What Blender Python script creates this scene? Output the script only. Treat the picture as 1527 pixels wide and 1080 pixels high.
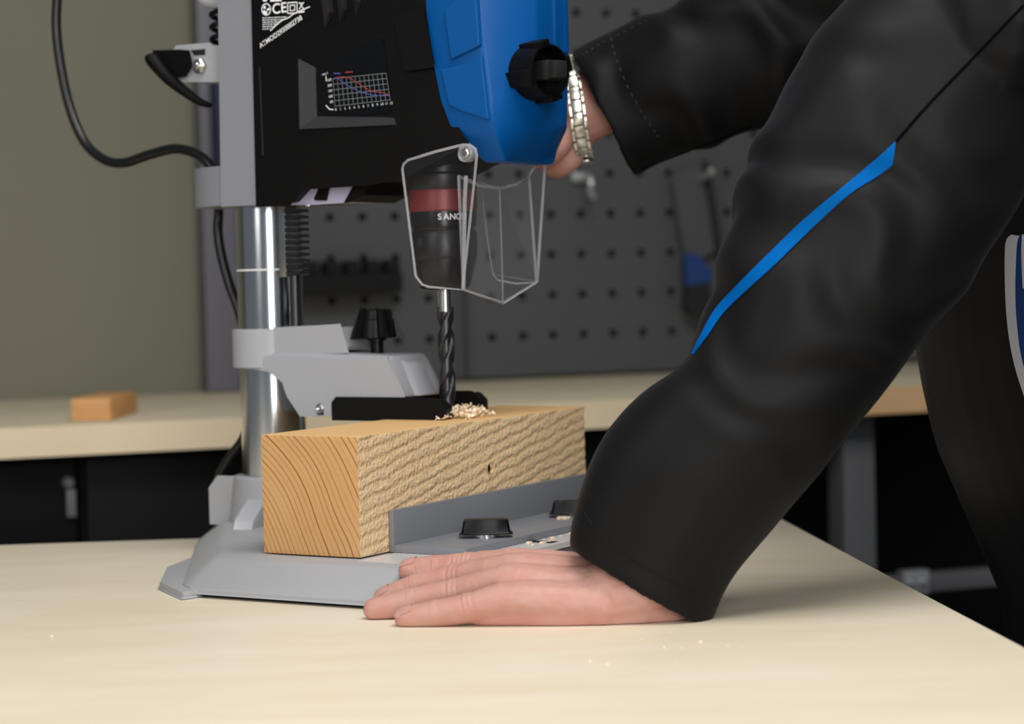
import bpy, bmesh, math, random
from mathutils import Vector, Matrix, noise
from mathutils.bvhtree import BVHTree
random.seed(7)
for o in list(bpy.data.objects): bpy.data.objects.remove(o)
scene = bpy.context.scene
COL = scene.collection

# ------------------------------------------------------------------ camera
W, H, F = 1527, 1080, 3184.8
PITCH, ROLL, HC = 0.0389, 0.0243, 0.2541
cp, sp, cr, sr = math.cos(PITCH), math.sin(PITCH), math.cos(ROLL), math.sin(ROLL)
EYE = Vector((0, 0, HC)); FWD = Vector((0, cp, -sp)); UPV = Vector((0, sp, cp)); XV = Vector((1, 0, 0))
rc = XV*cr - UPV*sr; uc = XV*sr + UPV*cr
cd = bpy.data.cameras.new('camera'); cam = bpy.data.objects.new('camera', cd); COL.objects.link(cam)
cam.matrix_world = Matrix(((rc.x, uc.x, -FWD.x, 0), (rc.y, uc.y, -FWD.y, 0), (rc.z, uc.z, -FWD.z, HC), (0, 0, 0, 1)))
cd.sensor_fit = 'HORIZONTAL'; cd.sensor_width = 36; cd.lens = 36*F/W; cd.clip_start = .05
cd.dof.use_dof = True; cd.dof.focus_distance = 1.72; cd.dof.aperture_fstop = 5.6
scene.camera = cam

# ------------------------------------------------------------------ world, lights, exposure
wd = bpy.data.worlds.new('world'); scene.world = wd; wd.use_nodes = True
wd.node_tree.nodes['Background'].inputs[0].default_value = (.80, .90, 1.0, 1)
wd.node_tree.nodes['Background'].inputs[1].default_value = .16
def area(name, loc, target, sx, sy, power, color=(1, 1, 1)):
    l = bpy.data.lights.new(name, 'AREA'); l.shape = 'RECTANGLE'; l.size = sx; l.size_y = sy; l.energy = power; l.color = color
    o = bpy.data.objects.new(name, l); COL.objects.link(o); o.location = loc
    o.rotation_euler = (Vector(target)-Vector(loc)).to_track_quat('-Z', 'Y').to_euler()
    return o
area('key_softbox', (-1.25, .25, 1.15), (0, 1.8, .1), .6, 1.7, 11, (1, .97, .94))
area('front_softbox', (.30, -.95, .80), (0, 1.8, .15), .7, 1.9, 36, (1, .985, .97))
area('ceiling_light', (.42, 1.0, 1.95), (.05, 1.75, 0), 1.3, .9, 33, (1, .98, .95))
scene.view_settings.view_transform = 'Standard'; scene.view_settings.look = 'None'
scene.view_settings.gamma = 1; scene.view_settings.use_curve_mapping = False
scene.view_settings.exposure = 0.09

# ------------------------------------------------------------------ pixel rays (photograph measurements -> world points)
def ray(px, py):
    a, b = px-W/2, H/2-py
    X, Y = cr*a+sr*b, -sr*a+cr*b
    return XV*(X/F) + FWD + UPV*(Y/F)
def atY(px, py, y):                       # world point on that ray at world depth y
    d = ray(px, py); return EYE + d*(y/d.y)
def atZ(px, py, z):                       # world point on that ray at height z
    d = ray(px, py); return EYE + d*((z-HC)/d.z)
TH = 0.5365
C0 = Vector((-.2285, 2.034, 0))           # column axis of the drill press on the table
U = Vector((math.cos(TH), -math.sin(TH), 0)); N = Vector((math.sin(TH), math.cos(TH), 0))
def toL(p):
    q = p-C0; return Vector((q.dot(U), q.dot(N), q.z))
def toW(p): return C0 + U*p[0] + N*p[1] + Vector((0, 0, p[2]))
EL = toL(EYE)
def L(px, py, yl):                        # press-local point on plane y = yl
    d = ray(px, py); dl = Vector((d.dot(U), d.dot(N), d.z)); return EL + dl*((yl-EL.y)/dl.y)
def LX(px, py, xl):
    d = ray(px, py); dl = Vector((d.dot(U), d.dot(N), d.z)); return EL + dl*((xl-EL.x)/dl.x)
def LZ(px, py, z): return toL(atZ(px, py, z))

# ------------------------------------------------------------------ materials
def s2l(c):
    return tuple(((v/255)/12.92 if v/255 <= .04045 else ((v/255+.055)/1.055)**2.4) for v in c)
M = {}
def mat(name, rgb, rough=.5, metal=0., spec=.5, bump=None, mottle=None, sheen=0, sss=0, coat=0):
    m = bpy.data.materials.new(name); m.use_nodes = True; nt = m.node_tree; b = nt.nodes['Principled BSDF']
    c = s2l(rgb); b.inputs['Base Color'].default_value = (*c, 1)
    b.inputs['Roughness'].default_value = rough; b.inputs['Metallic'].default_value = metal
    b.inputs['Specular IOR Level'].default_value = spec
    if sheen: b.inputs['Sheen Weight'].default_value = sheen; b.inputs['Sheen Roughness'].default_value = .5
    if coat: b.inputs['Coat Weight'].default_value = coat; b.inputs['Coat Roughness'].default_value = .15
    if sss:
        b.inputs['Subsurface Weight'].default_value = sss; b.inputs['Subsurface Radius'].default_value = (1, .35, .2); b.inputs['Subsurface Scale'].default_value = .006
    tc = nt.nodes.new('ShaderNodeTexCoord')
    if bump:
        sc, st, dist = bump
        n = nt.nodes.new('ShaderNodeTexNoise'); n.inputs['Scale'].default_value = sc; n.inputs['Detail'].default_value = 4
        nt.links.new(tc.outputs['Object'], n.inputs['Vector'])
        bp = nt.nodes.new('ShaderNodeBump'); bp.inputs['Strength'].default_value = st; bp.inputs['Distance'].default_value = dist
        nt.links.new(n.outputs['Fac'], bp.inputs['Height']); nt.links.new(bp.outputs['Normal'], b.inputs['Normal'])
    if mottle:
        sc, rgb2, lo, hi = mottle[:4]; stretch = mottle[4] if len(mottle) > 4 else (1, 1, 1)
        mp = nt.nodes.new('ShaderNodeMapping'); mp.inputs['Scale'].default_value = stretch
        nt.links.new(tc.outputs['Object'], mp.inputs['Vector'])
        n = nt.nodes.new('ShaderNodeTexNoise'); n.inputs['Scale'].default_value = sc; n.inputs['Detail'].default_value = 5
        nt.links.new(mp.outputs['Vector'], n.inputs['Vector'])
        r = nt.nodes.new('ShaderNodeValToRGB'); r.color_ramp.elements[0].position = lo; r.color_ramp.elements[1].position = hi
        r.color_ramp.elements[0].color = (*c, 1); r.color_ramp.elements[1].color = (*s2l(rgb2), 1)
        nt.links.new(n.outputs['Fac'], r.inputs['Fac']); nt.links.new(r.outputs['Color'], b.inputs['Base Color'])
    M[name] = m; return m
mat('table_birch', (236, 225, 203), .42, spec=.35, mottle=(5, (229, 215, 188), .35, .7, (1, 4, 1)), bump=(300, .05, .001))
mat('bench_birch', (220, 207, 178), .5, mottle=(4, (212, 198, 166), .35, .7))
mat('bench_edge', (238, 218, 184), .5, mottle=(6, (232, 212, 176), .35, .7))
mat('bench_edge_warm', (232, 188, 140), .5, mottle=(6, (226, 180, 130), .35, .7))
mat('wall_paint', (122, 119, 106), .9, mottle=(1.2, (116, 113, 98), .3, .75))
mat('peg_grey', (76, 76, 78), .6)
mat('peg_hole', (12, 12, 12), .9)
mat('post_grey', (104, 103, 112), .5)
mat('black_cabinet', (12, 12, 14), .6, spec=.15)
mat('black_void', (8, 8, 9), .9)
mat('steel_grey', (96, 96, 98), .5)
mat('floor_dark', (46, 45, 44), .8)
mat('cast_grey', (158, 159, 163), .42, spec=.5, bump=(700, .06, .0006))
mat('cast_pale', (166, 167, 172), .4, spec=.5, bump=(700, .06, .0006))
mat('cast_light', (132, 133, 140), .4, spec=.5, bump=(700, .06, .0006))
mat('base_paint', (158, 159, 162), .45, bump=(600, .05, .0006))
mat('machined', (214, 214, 216), .3, metal=.35)
mat('anodised', (128, 130, 136), .45, metal=.2)
mat('anodised_edge', (176, 174, 180), .45, metal=.4)
mat('black_abs', (8, 7, 7), .48, spec=.16, bump=(1500, .12, .0004))
mat('black_shiny', (11, 11, 12), .36, spec=.22)
mat('black_matte', (20, 20, 21), .6)
mat('dark_fin', (38, 37, 40), .5)
mat('display_black', (3, 3, 4), .15)
mat('blue_abs', (0, 76, 142), .42, spec=.22, bump=(1500, .1, .0004))
mat('print_white', (235, 235, 235), .6)
mat('print_grey', (128, 130, 134), .6)
mat('print_red', (160, 44, 54), .6)
mat('print_blue', (66, 84, 168), .6)
mat('chrome', (205, 208, 212), .16, metal=1)
mat('steel', (190, 188, 184), .25, metal=1)
mat('dark_steel', (70, 70, 73), .32, metal=.85)
mat('chuck_dark', (40, 39, 40), .35, metal=.6)
mat('chuck_black', (22, 21, 22), .25, metal=.3)
mat('chuck_red', (120, 42, 46), .4, metal=.2)
mat('laser_lilac', (176, 174, 200), .35)
mat('cord_black', (14, 14, 15), .32)
mat('jacket_black', (11, 11, 13), .52, spec=.16, sheen=.03, bump=(900, .12, .0005))
mat('jacket_stitch', (46, 46, 50), .8)
mat('seam_soft', (30, 30, 32), .9, spec=.05)
mat('seam_black', (5, 5, 6), .9, spec=.05)
mat('stripe_blue', (0, 120, 208), .7, spec=.08)
mat('panel_blue', (22, 58, 120), .7)
mat('piping_white', (205, 206, 210), .7)
mat('skin', (190, 146, 133), .48, spec=.4, sss=.25, bump=(160, .22, .0016), mottle=(38, (188, 134, 121), .40, .70))
mat('nail', (232, 190, 178), .3, sss=0)
mat('hair_brown', (52, 38, 28), .7)
mat('eye_white', (235, 232, 228), .2)
mat('trouser_black', (28, 29, 32), .8, bump=(800, .15, .0005))
mat('shoe_black', (22, 21, 20), .5)
mat('bracelet_steel', (222, 218, 205), .25, metal=.9)
mat('bracelet_dark', (30, 27, 22), .5)
mat('shaving', (246, 224, 196), .8)
mat('block_wood', (212, 158, 100), .6, mottle=(14, (196, 140, 84), .35, .7, (1, 1, 4)))
mat('navy', (28, 34, 74), .6)
mat('tool_blue', (24, 58, 118), .5)
mat('hook_metal', (190, 190, 190), .35, metal=.6)

def wood_material():
    m = bpy.data.materials.new('pine_beam'); m.use_nodes = True; nt = m.node_tree; b = nt.nodes['Principled BSDF']; nd = nt.nodes; lk = nt.links
    tc = nd.new('ShaderNodeTexCoord')
    dn = nd.new('ShaderNodeTexNoise'); dn.inputs['Scale'].default_value = 9; dn.inputs['Detail'].default_value = 1
    lk.new(tc.outputs['Object'], dn.inputs['Vector'])
    sep = nd.new('ShaderNodeSeparateXYZ'); lk.new(tc.outputs['Object'], sep.inputs[0])
    def math_(op, a, bb):
        n = nd.new('ShaderNodeMath'); n.operation = op
        for i, v in enumerate((a, bb)):
            if isinstance(v, (int, float)): n.inputs[i].default_value = v
            else: lk.new(v, n.inputs[i])
        return n.outputs[0]
    dx = math_('ADD', sep.outputs[0], .137); dz = math_('ADD', sep.outputs[2], .037)      # ring centre left of and below the beam
    r = math_('SQRT', math_('ADD', math_('MULTIPLY', dx, dx), math_('MULTIPLY', dz, dz)), 0)
    r = math_('SUBTRACT', r, math_('MULTIPLY', sep.outputs[1], .055))
    r = math_('ADD', r, math_('MULTIPLY', math_('SUBTRACT', dn.outputs['Fac'], .5), .022))
    def rings(freq, ph=0.):
        return math_('ADD', math_('MULTIPLY', math_('SINE', math_('ADD', math_('MULTIPLY', r, freq), ph), 0), .5), .5)
    irregular = nd.new('ShaderNodeTexNoise'); irregular.noise_dimensions = '1D'; irregular.inputs['Scale'].default_value = 160; irregular.inputs['Detail'].default_value = 1
    lk.new(r, irregular.inputs['W'])
    fine = math_('POWER', rings(1250), 6)
    fine = math_('MULTIPLY', fine, math_('MULTIPLY', math_('POWER', irregular.outputs['Fac'], 2), 2.6))
    sn2 = nd.new('ShaderNodeTexNoise'); sn2.inputs['Scale'].default_value = 38; sn2.inputs['Detail'].default_value = 5; lk.new(tc.outputs['Object'], sn2.inputs['Vector'])
    q_ = math_('SUBTRACT', sep.outputs[2], math_('MULTIPLY', sep.outputs[1], .19))
    q_ = math_('ADD', q_, math_('MULTIPLY', math_('SUBTRACT', sn2.outputs['Fac'], .5), .010))
    coarse = math_('POWER', math_('ADD', math_('MULTIPLY', math_('SINE', math_('MULTIPLY', q_, 640), 0), .5), .5), 2.2)
    geo = nd.new('ShaderNodeNewGeometry'); vt = nd.new('ShaderNodeVectorTransform'); vt.vector_type = 'NORMAL'; vt.convert_from = 'WORLD'; vt.convert_to = 'OBJECT'
    lk.new(geo.outputs['True Normal'], vt.inputs[0]); sn = nd.new('ShaderNodeSeparateXYZ'); lk.new(vt.outputs[0], sn.inputs[0])
    endm = math_('GREATER_THAN', math_('ABSOLUTE', sn.outputs[1], 0), .6)       # sawn end grain
    sidem = math_('GREATER_THAN', math_('ABSOLUTE', sn.outputs[0], 0), .6)      # rough sawn side
    grain = nd.new('ShaderNodeTexNoise'); grain.inputs['Scale'].default_value = 300; grain.inputs['Detail'].default_value = 4
    lk.new(tc.outputs['Object'], grain.inputs['Vector'])
    big = nd.new('ShaderNodeTexNoise'); big.inputs['Scale'].default_value = 18; big.inputs['Detail'].default_value = 3
    lk.new(tc.outputs['Object'], big.inputs['Vector'])
    def mix(f, a, bb):
        n = nd.new('ShaderNodeMix'); n.data_type = 'RGBA'
        for k, v in ((0, f), (6, a), (7, bb)):
            if isinstance(v, tuple): n.inputs[k].default_value = (*s2l(v), 1)
            elif isinstance(v, (int, float)): n.inputs[k].default_value = v
            else: lk.new(v, n.inputs[k])
        return n.outputs[2]
    endc = mix(math_('MULTIPLY', fine, .85), mix(big.outputs['Fac'], (208, 166, 114), (192, 144, 92)), (136, 88, 48))
    sidec = mix(math_('MULTIPLY', coarse, .36), mix(grain.outputs['Fac'], (206, 172, 128), (240, 214, 174)), (170, 126, 78))
    topc = mix(math_('MULTIPLY', big.outputs['Fac'], .6), (226, 186, 130), (208, 160, 104))
    col = mix(endm, mix(sidem, topc, sidec), endc)
    lk.new(col, b.inputs['Base Color']); b.inputs['Roughness'].default_value = .75; b.inputs['Specular IOR Level'].default_value = .25
    hgt = math_('ADD', math_('MULTIPLY', math_('SUBTRACT', 1., coarse), math_('MULTIPLY', sidem, .34)), math_('MULTIPLY', grain.outputs['Fac'], math_('ADD', math_('MULTIPLY', sidem, 1.0), .15)))
    bp = nd.new('ShaderNodeBump'); bp.inputs['Strength'].default_value = 1; bp.inputs['Distance'].default_value = .0022
    lk.new(hgt, bp.inputs['Height']); lk.new(bp.outputs['Normal'], b.inputs['Normal'])
    M['pine_beam'] = m
wood_material()
def clear_plastic(name, tint, rim):
    m = bpy.data.materials.new(name); m.use_nodes = True; nt = m.node_tree; nt.nodes.clear()
    out = nt.nodes.new('ShaderNodeOutputMaterial'); tr = nt.nodes.new('ShaderNodeBsdfTransparent'); gl = nt.nodes.new('ShaderNodeBsdfPrincipled')
    tr.inputs[0].default_value = (*tint, 1); gl.inputs['Base Color'].default_value = (.8, .8, .82, 1); gl.inputs['Roughness'].default_value = .08
    lw = nt.nodes.new('ShaderNodeFresnel'); lw.inputs['IOR'].default_value = 1.13
    ad = nt.nodes.new('ShaderNodeMath'); ad.operation = 'ADD'; ad.inputs[1].default_value = rim; ad.use_clamp = True
    nt.links.new(lw.outputs[0], ad.inputs[0])
    mx = nt.nodes.new('ShaderNodeMixShader'); nt.links.new(ad.outputs[0], mx.inputs[0]); nt.links.new(tr.outputs[0], mx.inputs[1]); nt.links.new(gl.outputs[0], mx.inputs[2])
    nt.links.new(mx.outputs[0], out.inputs[0]); M[name] = m
clear_plastic('clear_guard', (.985, .985, .99), .003)
clear_plastic('clear_rim', (.9, .9, .92), .22)

# ------------------------------------------------------------------ mesh helpers
def V(*a): return Vector(a)
def finish(bm, name, material, parent=None, smooth=35, bevel=0, seg=2, loc=None):
    if bevel:
        bmesh.ops.remove_doubles(bm, verts=bm.verts, dist=1e-6)
        ed = [e for e in bm.edges if len(e.link_faces) == 2 and e.calc_face_angle(0) > math.radians(28)]
        bmesh.ops.bevel(bm, geom=ed, offset=bevel, segments=seg, profile=.6, affect='EDGES', clamp_overlap=True)
    bmesh.ops.recalc_face_normals(bm, faces=bm.faces)
    me = bpy.data.meshes.new(name); bm.to_mesh(me); bm.free()
    for m in (material if isinstance(material, (list, tuple)) else [material]): me.materials.append(M[m])
    if smooth:
        me.polygons.foreach_set('use_smooth', [True]*len(me.polygons)); me.set_sharp_from_angle(angle=math.radians(smooth))
    o = bpy.data.objects.new(name, me); COL.objects.link(o)
    if parent: o.parent = parent
    if loc is not None: o.location = loc
    return o
def tag(o, label=None, cat=None, group=None, kind=None):
    if label: o['label'] = label
    if cat: o['category'] = cat
    if group: o['group'] = group
    if kind: o['kind'] = kind
    return o
def empty(name, loc=(0, 0, 0), rz=0, parent=None):
    o = bpy.data.objects.new(name, None); COL.objects.link(o); o.location = loc; o.rotation_euler.z = rz; o.empty_display_size = .05
    if parent: o.parent = parent
    return o
def add_box(bm, lo, hi, mtx=None):
    r = bmesh.ops.create_cube(bm, size=1)['verts']
    for v in r:
        v.co = Vector(((lo[i]+hi[i])/2 + v.co[i]*(hi[i]-lo[i]) for i in range(3)))
        if mtx: v.co = mtx @ v.co
    return r
def add_loft(bm, rings, cap=True, closed=True):
    R = [[bm.verts.new(p) for p in r] for r in rings]; n = len(R[0])
    for a, b in zip(R, R[1:]):
        for i in range(n if closed else n-1):
            j = (i+1) % n; bm.faces.new((a[i], a[j], b[j], b[i]))
    if cap:
        bm.faces.new(R[0]); bm.faces.new(R[-1])
    return R
def add_lathe(bm, prof, axis_o=(0, 0, 0), seg=32, mtx=None, mats=None):
    rings = []
    for r, z in prof:
        ring = [Vector((axis_o[0]+r*math.cos(2*math.pi*k/seg), axis_o[1]+r*math.sin(2*math.pi*k/seg), axis_o[2]+z)) for k in range(seg)]
        rings.append([mtx @ p for p in ring] if mtx else ring)
    add_loft(bm, rings)
def add_prism(bm, poly, y0, y1):          # poly of (x,z), extruded along local y
    add_loft(bm, [[Vector((p[0], y0, p[1])) for p in poly], [Vector((p[0], y1, p[1])) for p in poly]])
def smooth_path(pts, sub=6):
    P = [Vector(p) for p in pts]; out = []
    for i in range(len(P)-1):
        a, b, c, d = P[max(i-1, 0)], P[i], P[i+1], P[min(i+2, len(P)-1)]
        for k in range(sub):
            t = k/sub; out.append(.5*((2*b)+(c-a)*t+(2*a-5*b+4*c-d)*t*t+(3*b-a-3*c+d)*t**3))
    return out+[P[-1]]
def frames(path):
    T = [(path[min(i+1, len(path)-1)]-path[max(i-1, 0)]).normalized() for i in range(len(path))]
    n = T[0].orthogonal().normalized(); out = []
    for t in T:
        n = (n-t*n.dot(t)).normalized(); out.append((t, n, t.cross(n)))
    return out
def add_tube(bm, pts, rad, seg=10, sub=1):
    path = smooth_path(pts, sub) if sub > 1 else [Vector(p) for p in pts]
    rr = rad if callable(rad) else (lambda t: rad)
    m = len(path)-1
    add_loft(bm, [[p+(n*math.cos(2*math.pi*k/seg)+b*math.sin(2*math.pi*k/seg))*rr(i/m) for k in range(seg)] for i, (p, (t, n, b)) in enumerate(zip(path, frames(path)))])
def axis_matrix(o, d):                     # z axis -> d
    return Matrix.Translation(o) @ Vector(d).to_track_quat('Z', 'Y').to_matrix().to_4x4()
def text_mesh(name, body, material, size, mtx, parent, align='LEFT', bold=0, shear=0):
    c = bpy.data.curves.new(name, 'FONT'); c.body = body; c.size = size; c.align_x = align; c.offset = bold; c.shear = shear
    t = bpy.data.objects.new(name, c); COL.objects.link(t)
    me = bpy.data.meshes.new_from_object(t.evaluated_get(bpy.context.evaluated_depsgraph_get()))
    bpy.data.objects.remove(t); bpy.data.curves.remove(c)
    me.transform(mtx); me.name = name; me.materials.clear(); me.materials.append(M[material])
    o = bpy.data.objects.new(name, me); COL.objects.link(o); o.parent = parent; return o

# ================================================================== setting
FLOORZ = -.88
BA = Vector((math.cos(.3572), math.sin(.3572), 0)); BB = Vector((-math.sin(.3572), math.cos(.3572), 0)); B0 = Vector((0, 2.8962, .083))
BROT = .3572; BT = .0382; BD = .7067
WALLO = B0 + BB*(BD+.004)                  # a point on the back wall
def onwall(px, py, off=0.):                # (s, z) on the wall plane, s along the bench
    d = ray(px, py); q = EYE-(WALLO-BB*off); t = -q.dot(BB)/d.dot(BB); p = EYE+d*t-WALLO
    return p.dot(BA), p.z+WALLO.z
bm = bmesh.new(); add_box(bm, (-6, -3, FLOORZ-.05), (7, 7, FLOORZ)); tag(finish(bm, 'floor', 'floor_dark', smooth=0), kind='structure', label='dark workshop floor')
bm = bmesh.new(); add_box(bm, (-4, 0, FLOORZ), (5, .08, 2.2))
o = finish(bm, 'wall_back', 'wall_paint', smooth=0, loc=(WALLO.x, WALLO.y, 0)); o.rotation_euler.z = BROT; tag(o, kind='structure', label='plain greenish grey workshop wall')

# foreground table
TB = .0809; TC = Vector((.2741, 2.1966, 0))
tab = empty('worktable', (TC.x, TC.y, FLOORZ), TB)
tag(tab, 'light birch worktable in the foreground carrying the drill press', 'table')
bm = bmesh.new(); add_box(bm, (-1.7, -1.5, -.03-FLOORZ), (0, 0, -FLOORZ)); finish(bm, 'tabletop', 'table_birch', tab, bevel=.0012)
for x in (-1.62, -.10):
    for y in (-1.42, -.08):
        bm = bmesh.new(); add_box(bm, (x-.03, y-.03, 0), (x+.03, y+.03, -.03-FLOORZ)); finish(bm, 'leg', 'steel_grey', tab, bevel=.003)

# back workbench
ben = empty('workbench', (B0.x, B0.y, FLOORZ), BROT)
tag(ben, 'long background workbench with pale top along the wall', 'workbench')
bz = B0.z-FLOORZ
bm = bmesh.new(); add_box(bm, (-2.2, .004, bz-BT), (2.6, BD, bz)); finish(bm, 'benchtop', 'bench_birch', ben, bevel=.002)
EX = B0.dot(BA)*0+.40
for xa_, xb_, mm in ((-2.2, EX, 'bench_edge'), (EX, 2.6, 'bench_edge_warm')):
    bm = bmesh.new(); add_box(bm, (xa_, 0, bz-BT), (xb_, .004, bz)); finish(bm, 'edge_band', mm, ben)
def onfront(px, py, off):                  # bench-local (x,z) on the plane y = off
    d = ray(px, py); o_ = B0+BB*off; t = (o_-EYE).dot(BB)/d.dot(BB); p = EYE+d*t-B0
    return p.dot(BA), p.z+B0.z-FLOORZ
lx0, lx1 = onfront(1258, 700, .05)[0], onfront(1305, 700, .05)[0]
for x0, x1, y0 in ((lx0, lx1, .05), (2.3, 2.3+lx1-lx0, .05), (lx0, lx1, .6), (2.3, 2.3+lx1-lx0, .6)):
    bm = bmesh.new(); add_box(bm, (x0, y0, 0), (x1, y0+.05, bz-BT)); finish(bm, 'leg', 'steel_grey', ben, bevel=.003)
rz0, rz1 = onfront(1420, 880, .06)[1], onfront(1420, 854, .06)[1]
bm = bmesh.new(); add_box(bm, (lx1, .06, rz0), (2.3, .09, rz1)); finish(bm, 'rail', 'steel_grey', ben, bevel=.002)
bx, bzz = onfront(1362, 868, .05)
bm = bmesh.new(); add_box(bm, (bx-.022, .04, bzz-.018), (bx+.022, .06, bzz+.018))
for q in (-.01, .01): add_lathe(bm, [(.006, 0), (.006, .006), (.003, .008)], seg=8, mtx=axis_matrix((bx+q, .042, bzz), (0, -1, 0)))
finish(bm, 'bracket', 'hook_metal', ben, bevel=.002)
bm = bmesh.new(); add_box(bm, (lx0-1.0, .66, .02), (2.6, .68, bz-BT)); finish(bm, 'shade_panel', 'black_void', ben)  # added black sheet standing in for the shade under the bench
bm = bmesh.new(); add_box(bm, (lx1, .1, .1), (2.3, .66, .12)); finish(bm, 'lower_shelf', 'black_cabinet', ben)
# drawer cabinet standing under it
cx1 = onfront(905, 700, .06)[0]; cxm = onfront(123, 740, .04)[0]; cx0 = cxm-.62; cx2 = cxm+.60
for i, (a, b) in enumerate(((cx0, cxm-.004), (cxm+.004, cx2), (cx2+.006, cx1))):
    cab = empty('tool_cabinet', B0+BA*a+BB*.05+Vector((0, 0, FLOORZ-B0.z)), BROT)
    tag(cab, ['black drawer cabinet under the bench at the left edge of the picture', 'black cabinet under the bench left of the chrome column', 'black cabinet under the bench behind the wooden beam'][i], 'cabinet', 'black cabinets under the workbench')
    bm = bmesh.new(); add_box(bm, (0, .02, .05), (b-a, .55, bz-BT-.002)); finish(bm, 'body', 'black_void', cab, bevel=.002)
    zs = [bz-BT-.006, bz-BT-.145, bz-BT-.42, .06] if i == 0 else [bz-BT-.006, bz-BT-.40, .06]
    for k in range(len(zs)-1):
        bm = bmesh.new(); add_box(bm, (.003, 0, zs[k+1]+.004), (b-a-.003, .02, zs[k]-.004)); d = finish(bm, 'drawer_front', 'black_cabinet', cab, bevel=.002)
        hx = (b-a)*.5 if i != 1 else onfront(285, 760, .05)[0]-a
        hz = zs[k]-.06 if i != 1 else zs[k]-.16
        bm = bmesh.new(); add_box(bm, (hx-.05, -.016, hz-.012), (hx+.05, .001, hz+.012)); finish(bm, 'handle', 'black_void', d, bevel=.003)
    if i == 0:
        hz = onfront(121, 735, .03)[1]; bm = bmesh.new()
        add_lathe(bm, [(.007, 0), (.007, .010), (.005, .012)], seg=14, mtx=axis_matrix((b-a-.012, 0, hz+.012), (0, -1, 0)))
        add_box(bm, (b-a-.016, -.008, hz-.032), (b-a-.004, 0, hz+.004)); finish(bm, 'lock', 'steel_grey', cab, bevel=.001)

# perforated tool panels on the wall
PX, PZ = .0557, .0687
s0, z0 = onwall(824, 440, .03)
sl = onwall(304, 500, .03)[0]; seam = onwall(692, 500, .03)[0]; pbz = B0.z+.006
def pegboard(sa, sb, label):
    za, zb = pbz, 1.35
    root = empty('pegboard', WALLO+BA*sa-BB*.001+Vector((0, 0, -WALLO.z+za)), BROT)
    tag(root, label, 'pegboard', 'perforated grey tool panels on the back wall')
    bm = bmesh.new(); yf, yb = -.029, -.012; hw = .0065; hh = .0065
    ks = [k for k in range(-40, 60) if sa+.02 < s0+k*PX < sb-.02]; ms = [m for m in range(-10, 20) if za+.02 < z0+m*PZ < zb-.02]
    xs = [0]; xs += [v for k in ks for v in (s0+k*PX-sa-hw, s0+k*PX-sa+hw)]; xs.append(sb-sa)
    zs = [0]; zs += [v for m in ms for v in (z0+m*PZ-za-hh, z0+m*PZ-za+hh)]; zs.append(zb-za)
    vs = {}
    def vv(i, j, y):
        if (i, j, y) not in vs: vs[i, j, y] = bm.verts.new((xs[i], y, zs[j]))
        return vs[i, j, y]
    for i in range(len(xs)-1):
        for j in range(len(zs)-1):
            if i % 2 and j % 2:
                q = [(i, j), (i+1, j), (i+1, j+1), (i, j+1)]
                for a, b in zip(q, q[1:]+q[:1]): bm.faces.new((vv(*a, yf), vv(*b, yf), vv(*b, yb), vv(*a, yb)))
            else: bm.faces.new((vv(i, j, yf), vv(i+1, j, yf), vv(i+1, j+1, yf), vv(i, j+1, yf)))
    finish(bm, 'perforated_sheet', 'peg_grey', root, smooth=0)
    bm = bmesh.new(); add_box(bm, (.001, yb, .001), (sb-sa-.001, -.004, zb-za-.001)); finish(bm, 'backing', 'peg_hole', root, smooth=0)
    for a, b in ((0, .012), (sb-sa-.012, sb-sa)):
        bm = bmesh.new(); add_box(bm, (a+.001, yf-.006, 0), (b-.001, yf+.001, zb-za)); finish(bm, 'edge_strip', 'peg_grey', root, bevel=.001)
    return root
pegboard(sl+.06, seam, 'grey pegboard panel behind the chrome column and chuck')
pegboard(seam+.003, seam+.003+26*PX, 'grey pegboard panel behind the jacket sleeves')
bm = bmesh.new(); add_box(bm, (sl, -.05, B0.z+.001), (sl+.055, -.001, 1.35)); o = finish(bm, 'panel_post', 'post_grey', bevel=.004, loc=(WALLO.x, WALLO.y, 0)); o.rotation_euler.z = BROT
tag(o, 'upright grey metal post at the left end of the pegboards', 'post')

def hang(px, py, off=.036):
    s, z = onwall(px, py, off); return WALLO+BA*s-BB*off+Vector((0, 0, z-WALLO.z))
def panel_thing(name, px, py, label, cat, group=None):
    p = hang(px, py); r = empty(name, p, BROT); return tag(r, label, cat, group)
PM = 3.75/F                                   # metres per pixel at the panels
# dark tool rail
r = panel_thing('tool_rail', 515, 438, 'black tool rail mounted on the pegboard behind the drill press', 'tool rail')
bm = bmesh.new(); add_box(bm, (-75*PM, -.05, 0), (72*PM, 0, 28*PM)); finish(bm, 'shelf_body', 'black_void', r, bevel=.004)
for k in range(5):
    bm = bmesh.new(); x = (-58+k*29)*PM; add_box(bm, (x-9*PM, -.055, 28*PM), (x+9*PM, -.01, 46*PM)); finish(bm, 'tool_clip', 'black_void', r, bevel=.004)
# white hook
r = panel_thing('wall_hook', 868, 290, 'small pale metal hook on the pegboard below the wristband', 'hook')
bm = bmesh.new(); add_tube(bm, [V(0, -.004, 24*PM), V(0, -.03, 26*PM), V(0, -.04, 12*PM), V(0, -.034, 0), V(0, -.05, -4*PM)], .005, 8, 4); finish(bm, 'hook_rod', 'hook_metal', r)
bm = bmesh.new(); add_box(bm, (-17*PM, -.006, 18*PM), (8*PM, 0, 32*PM)); finish(bm, 'hook_plate', 'hook_metal', r, bevel=.002)
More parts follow.
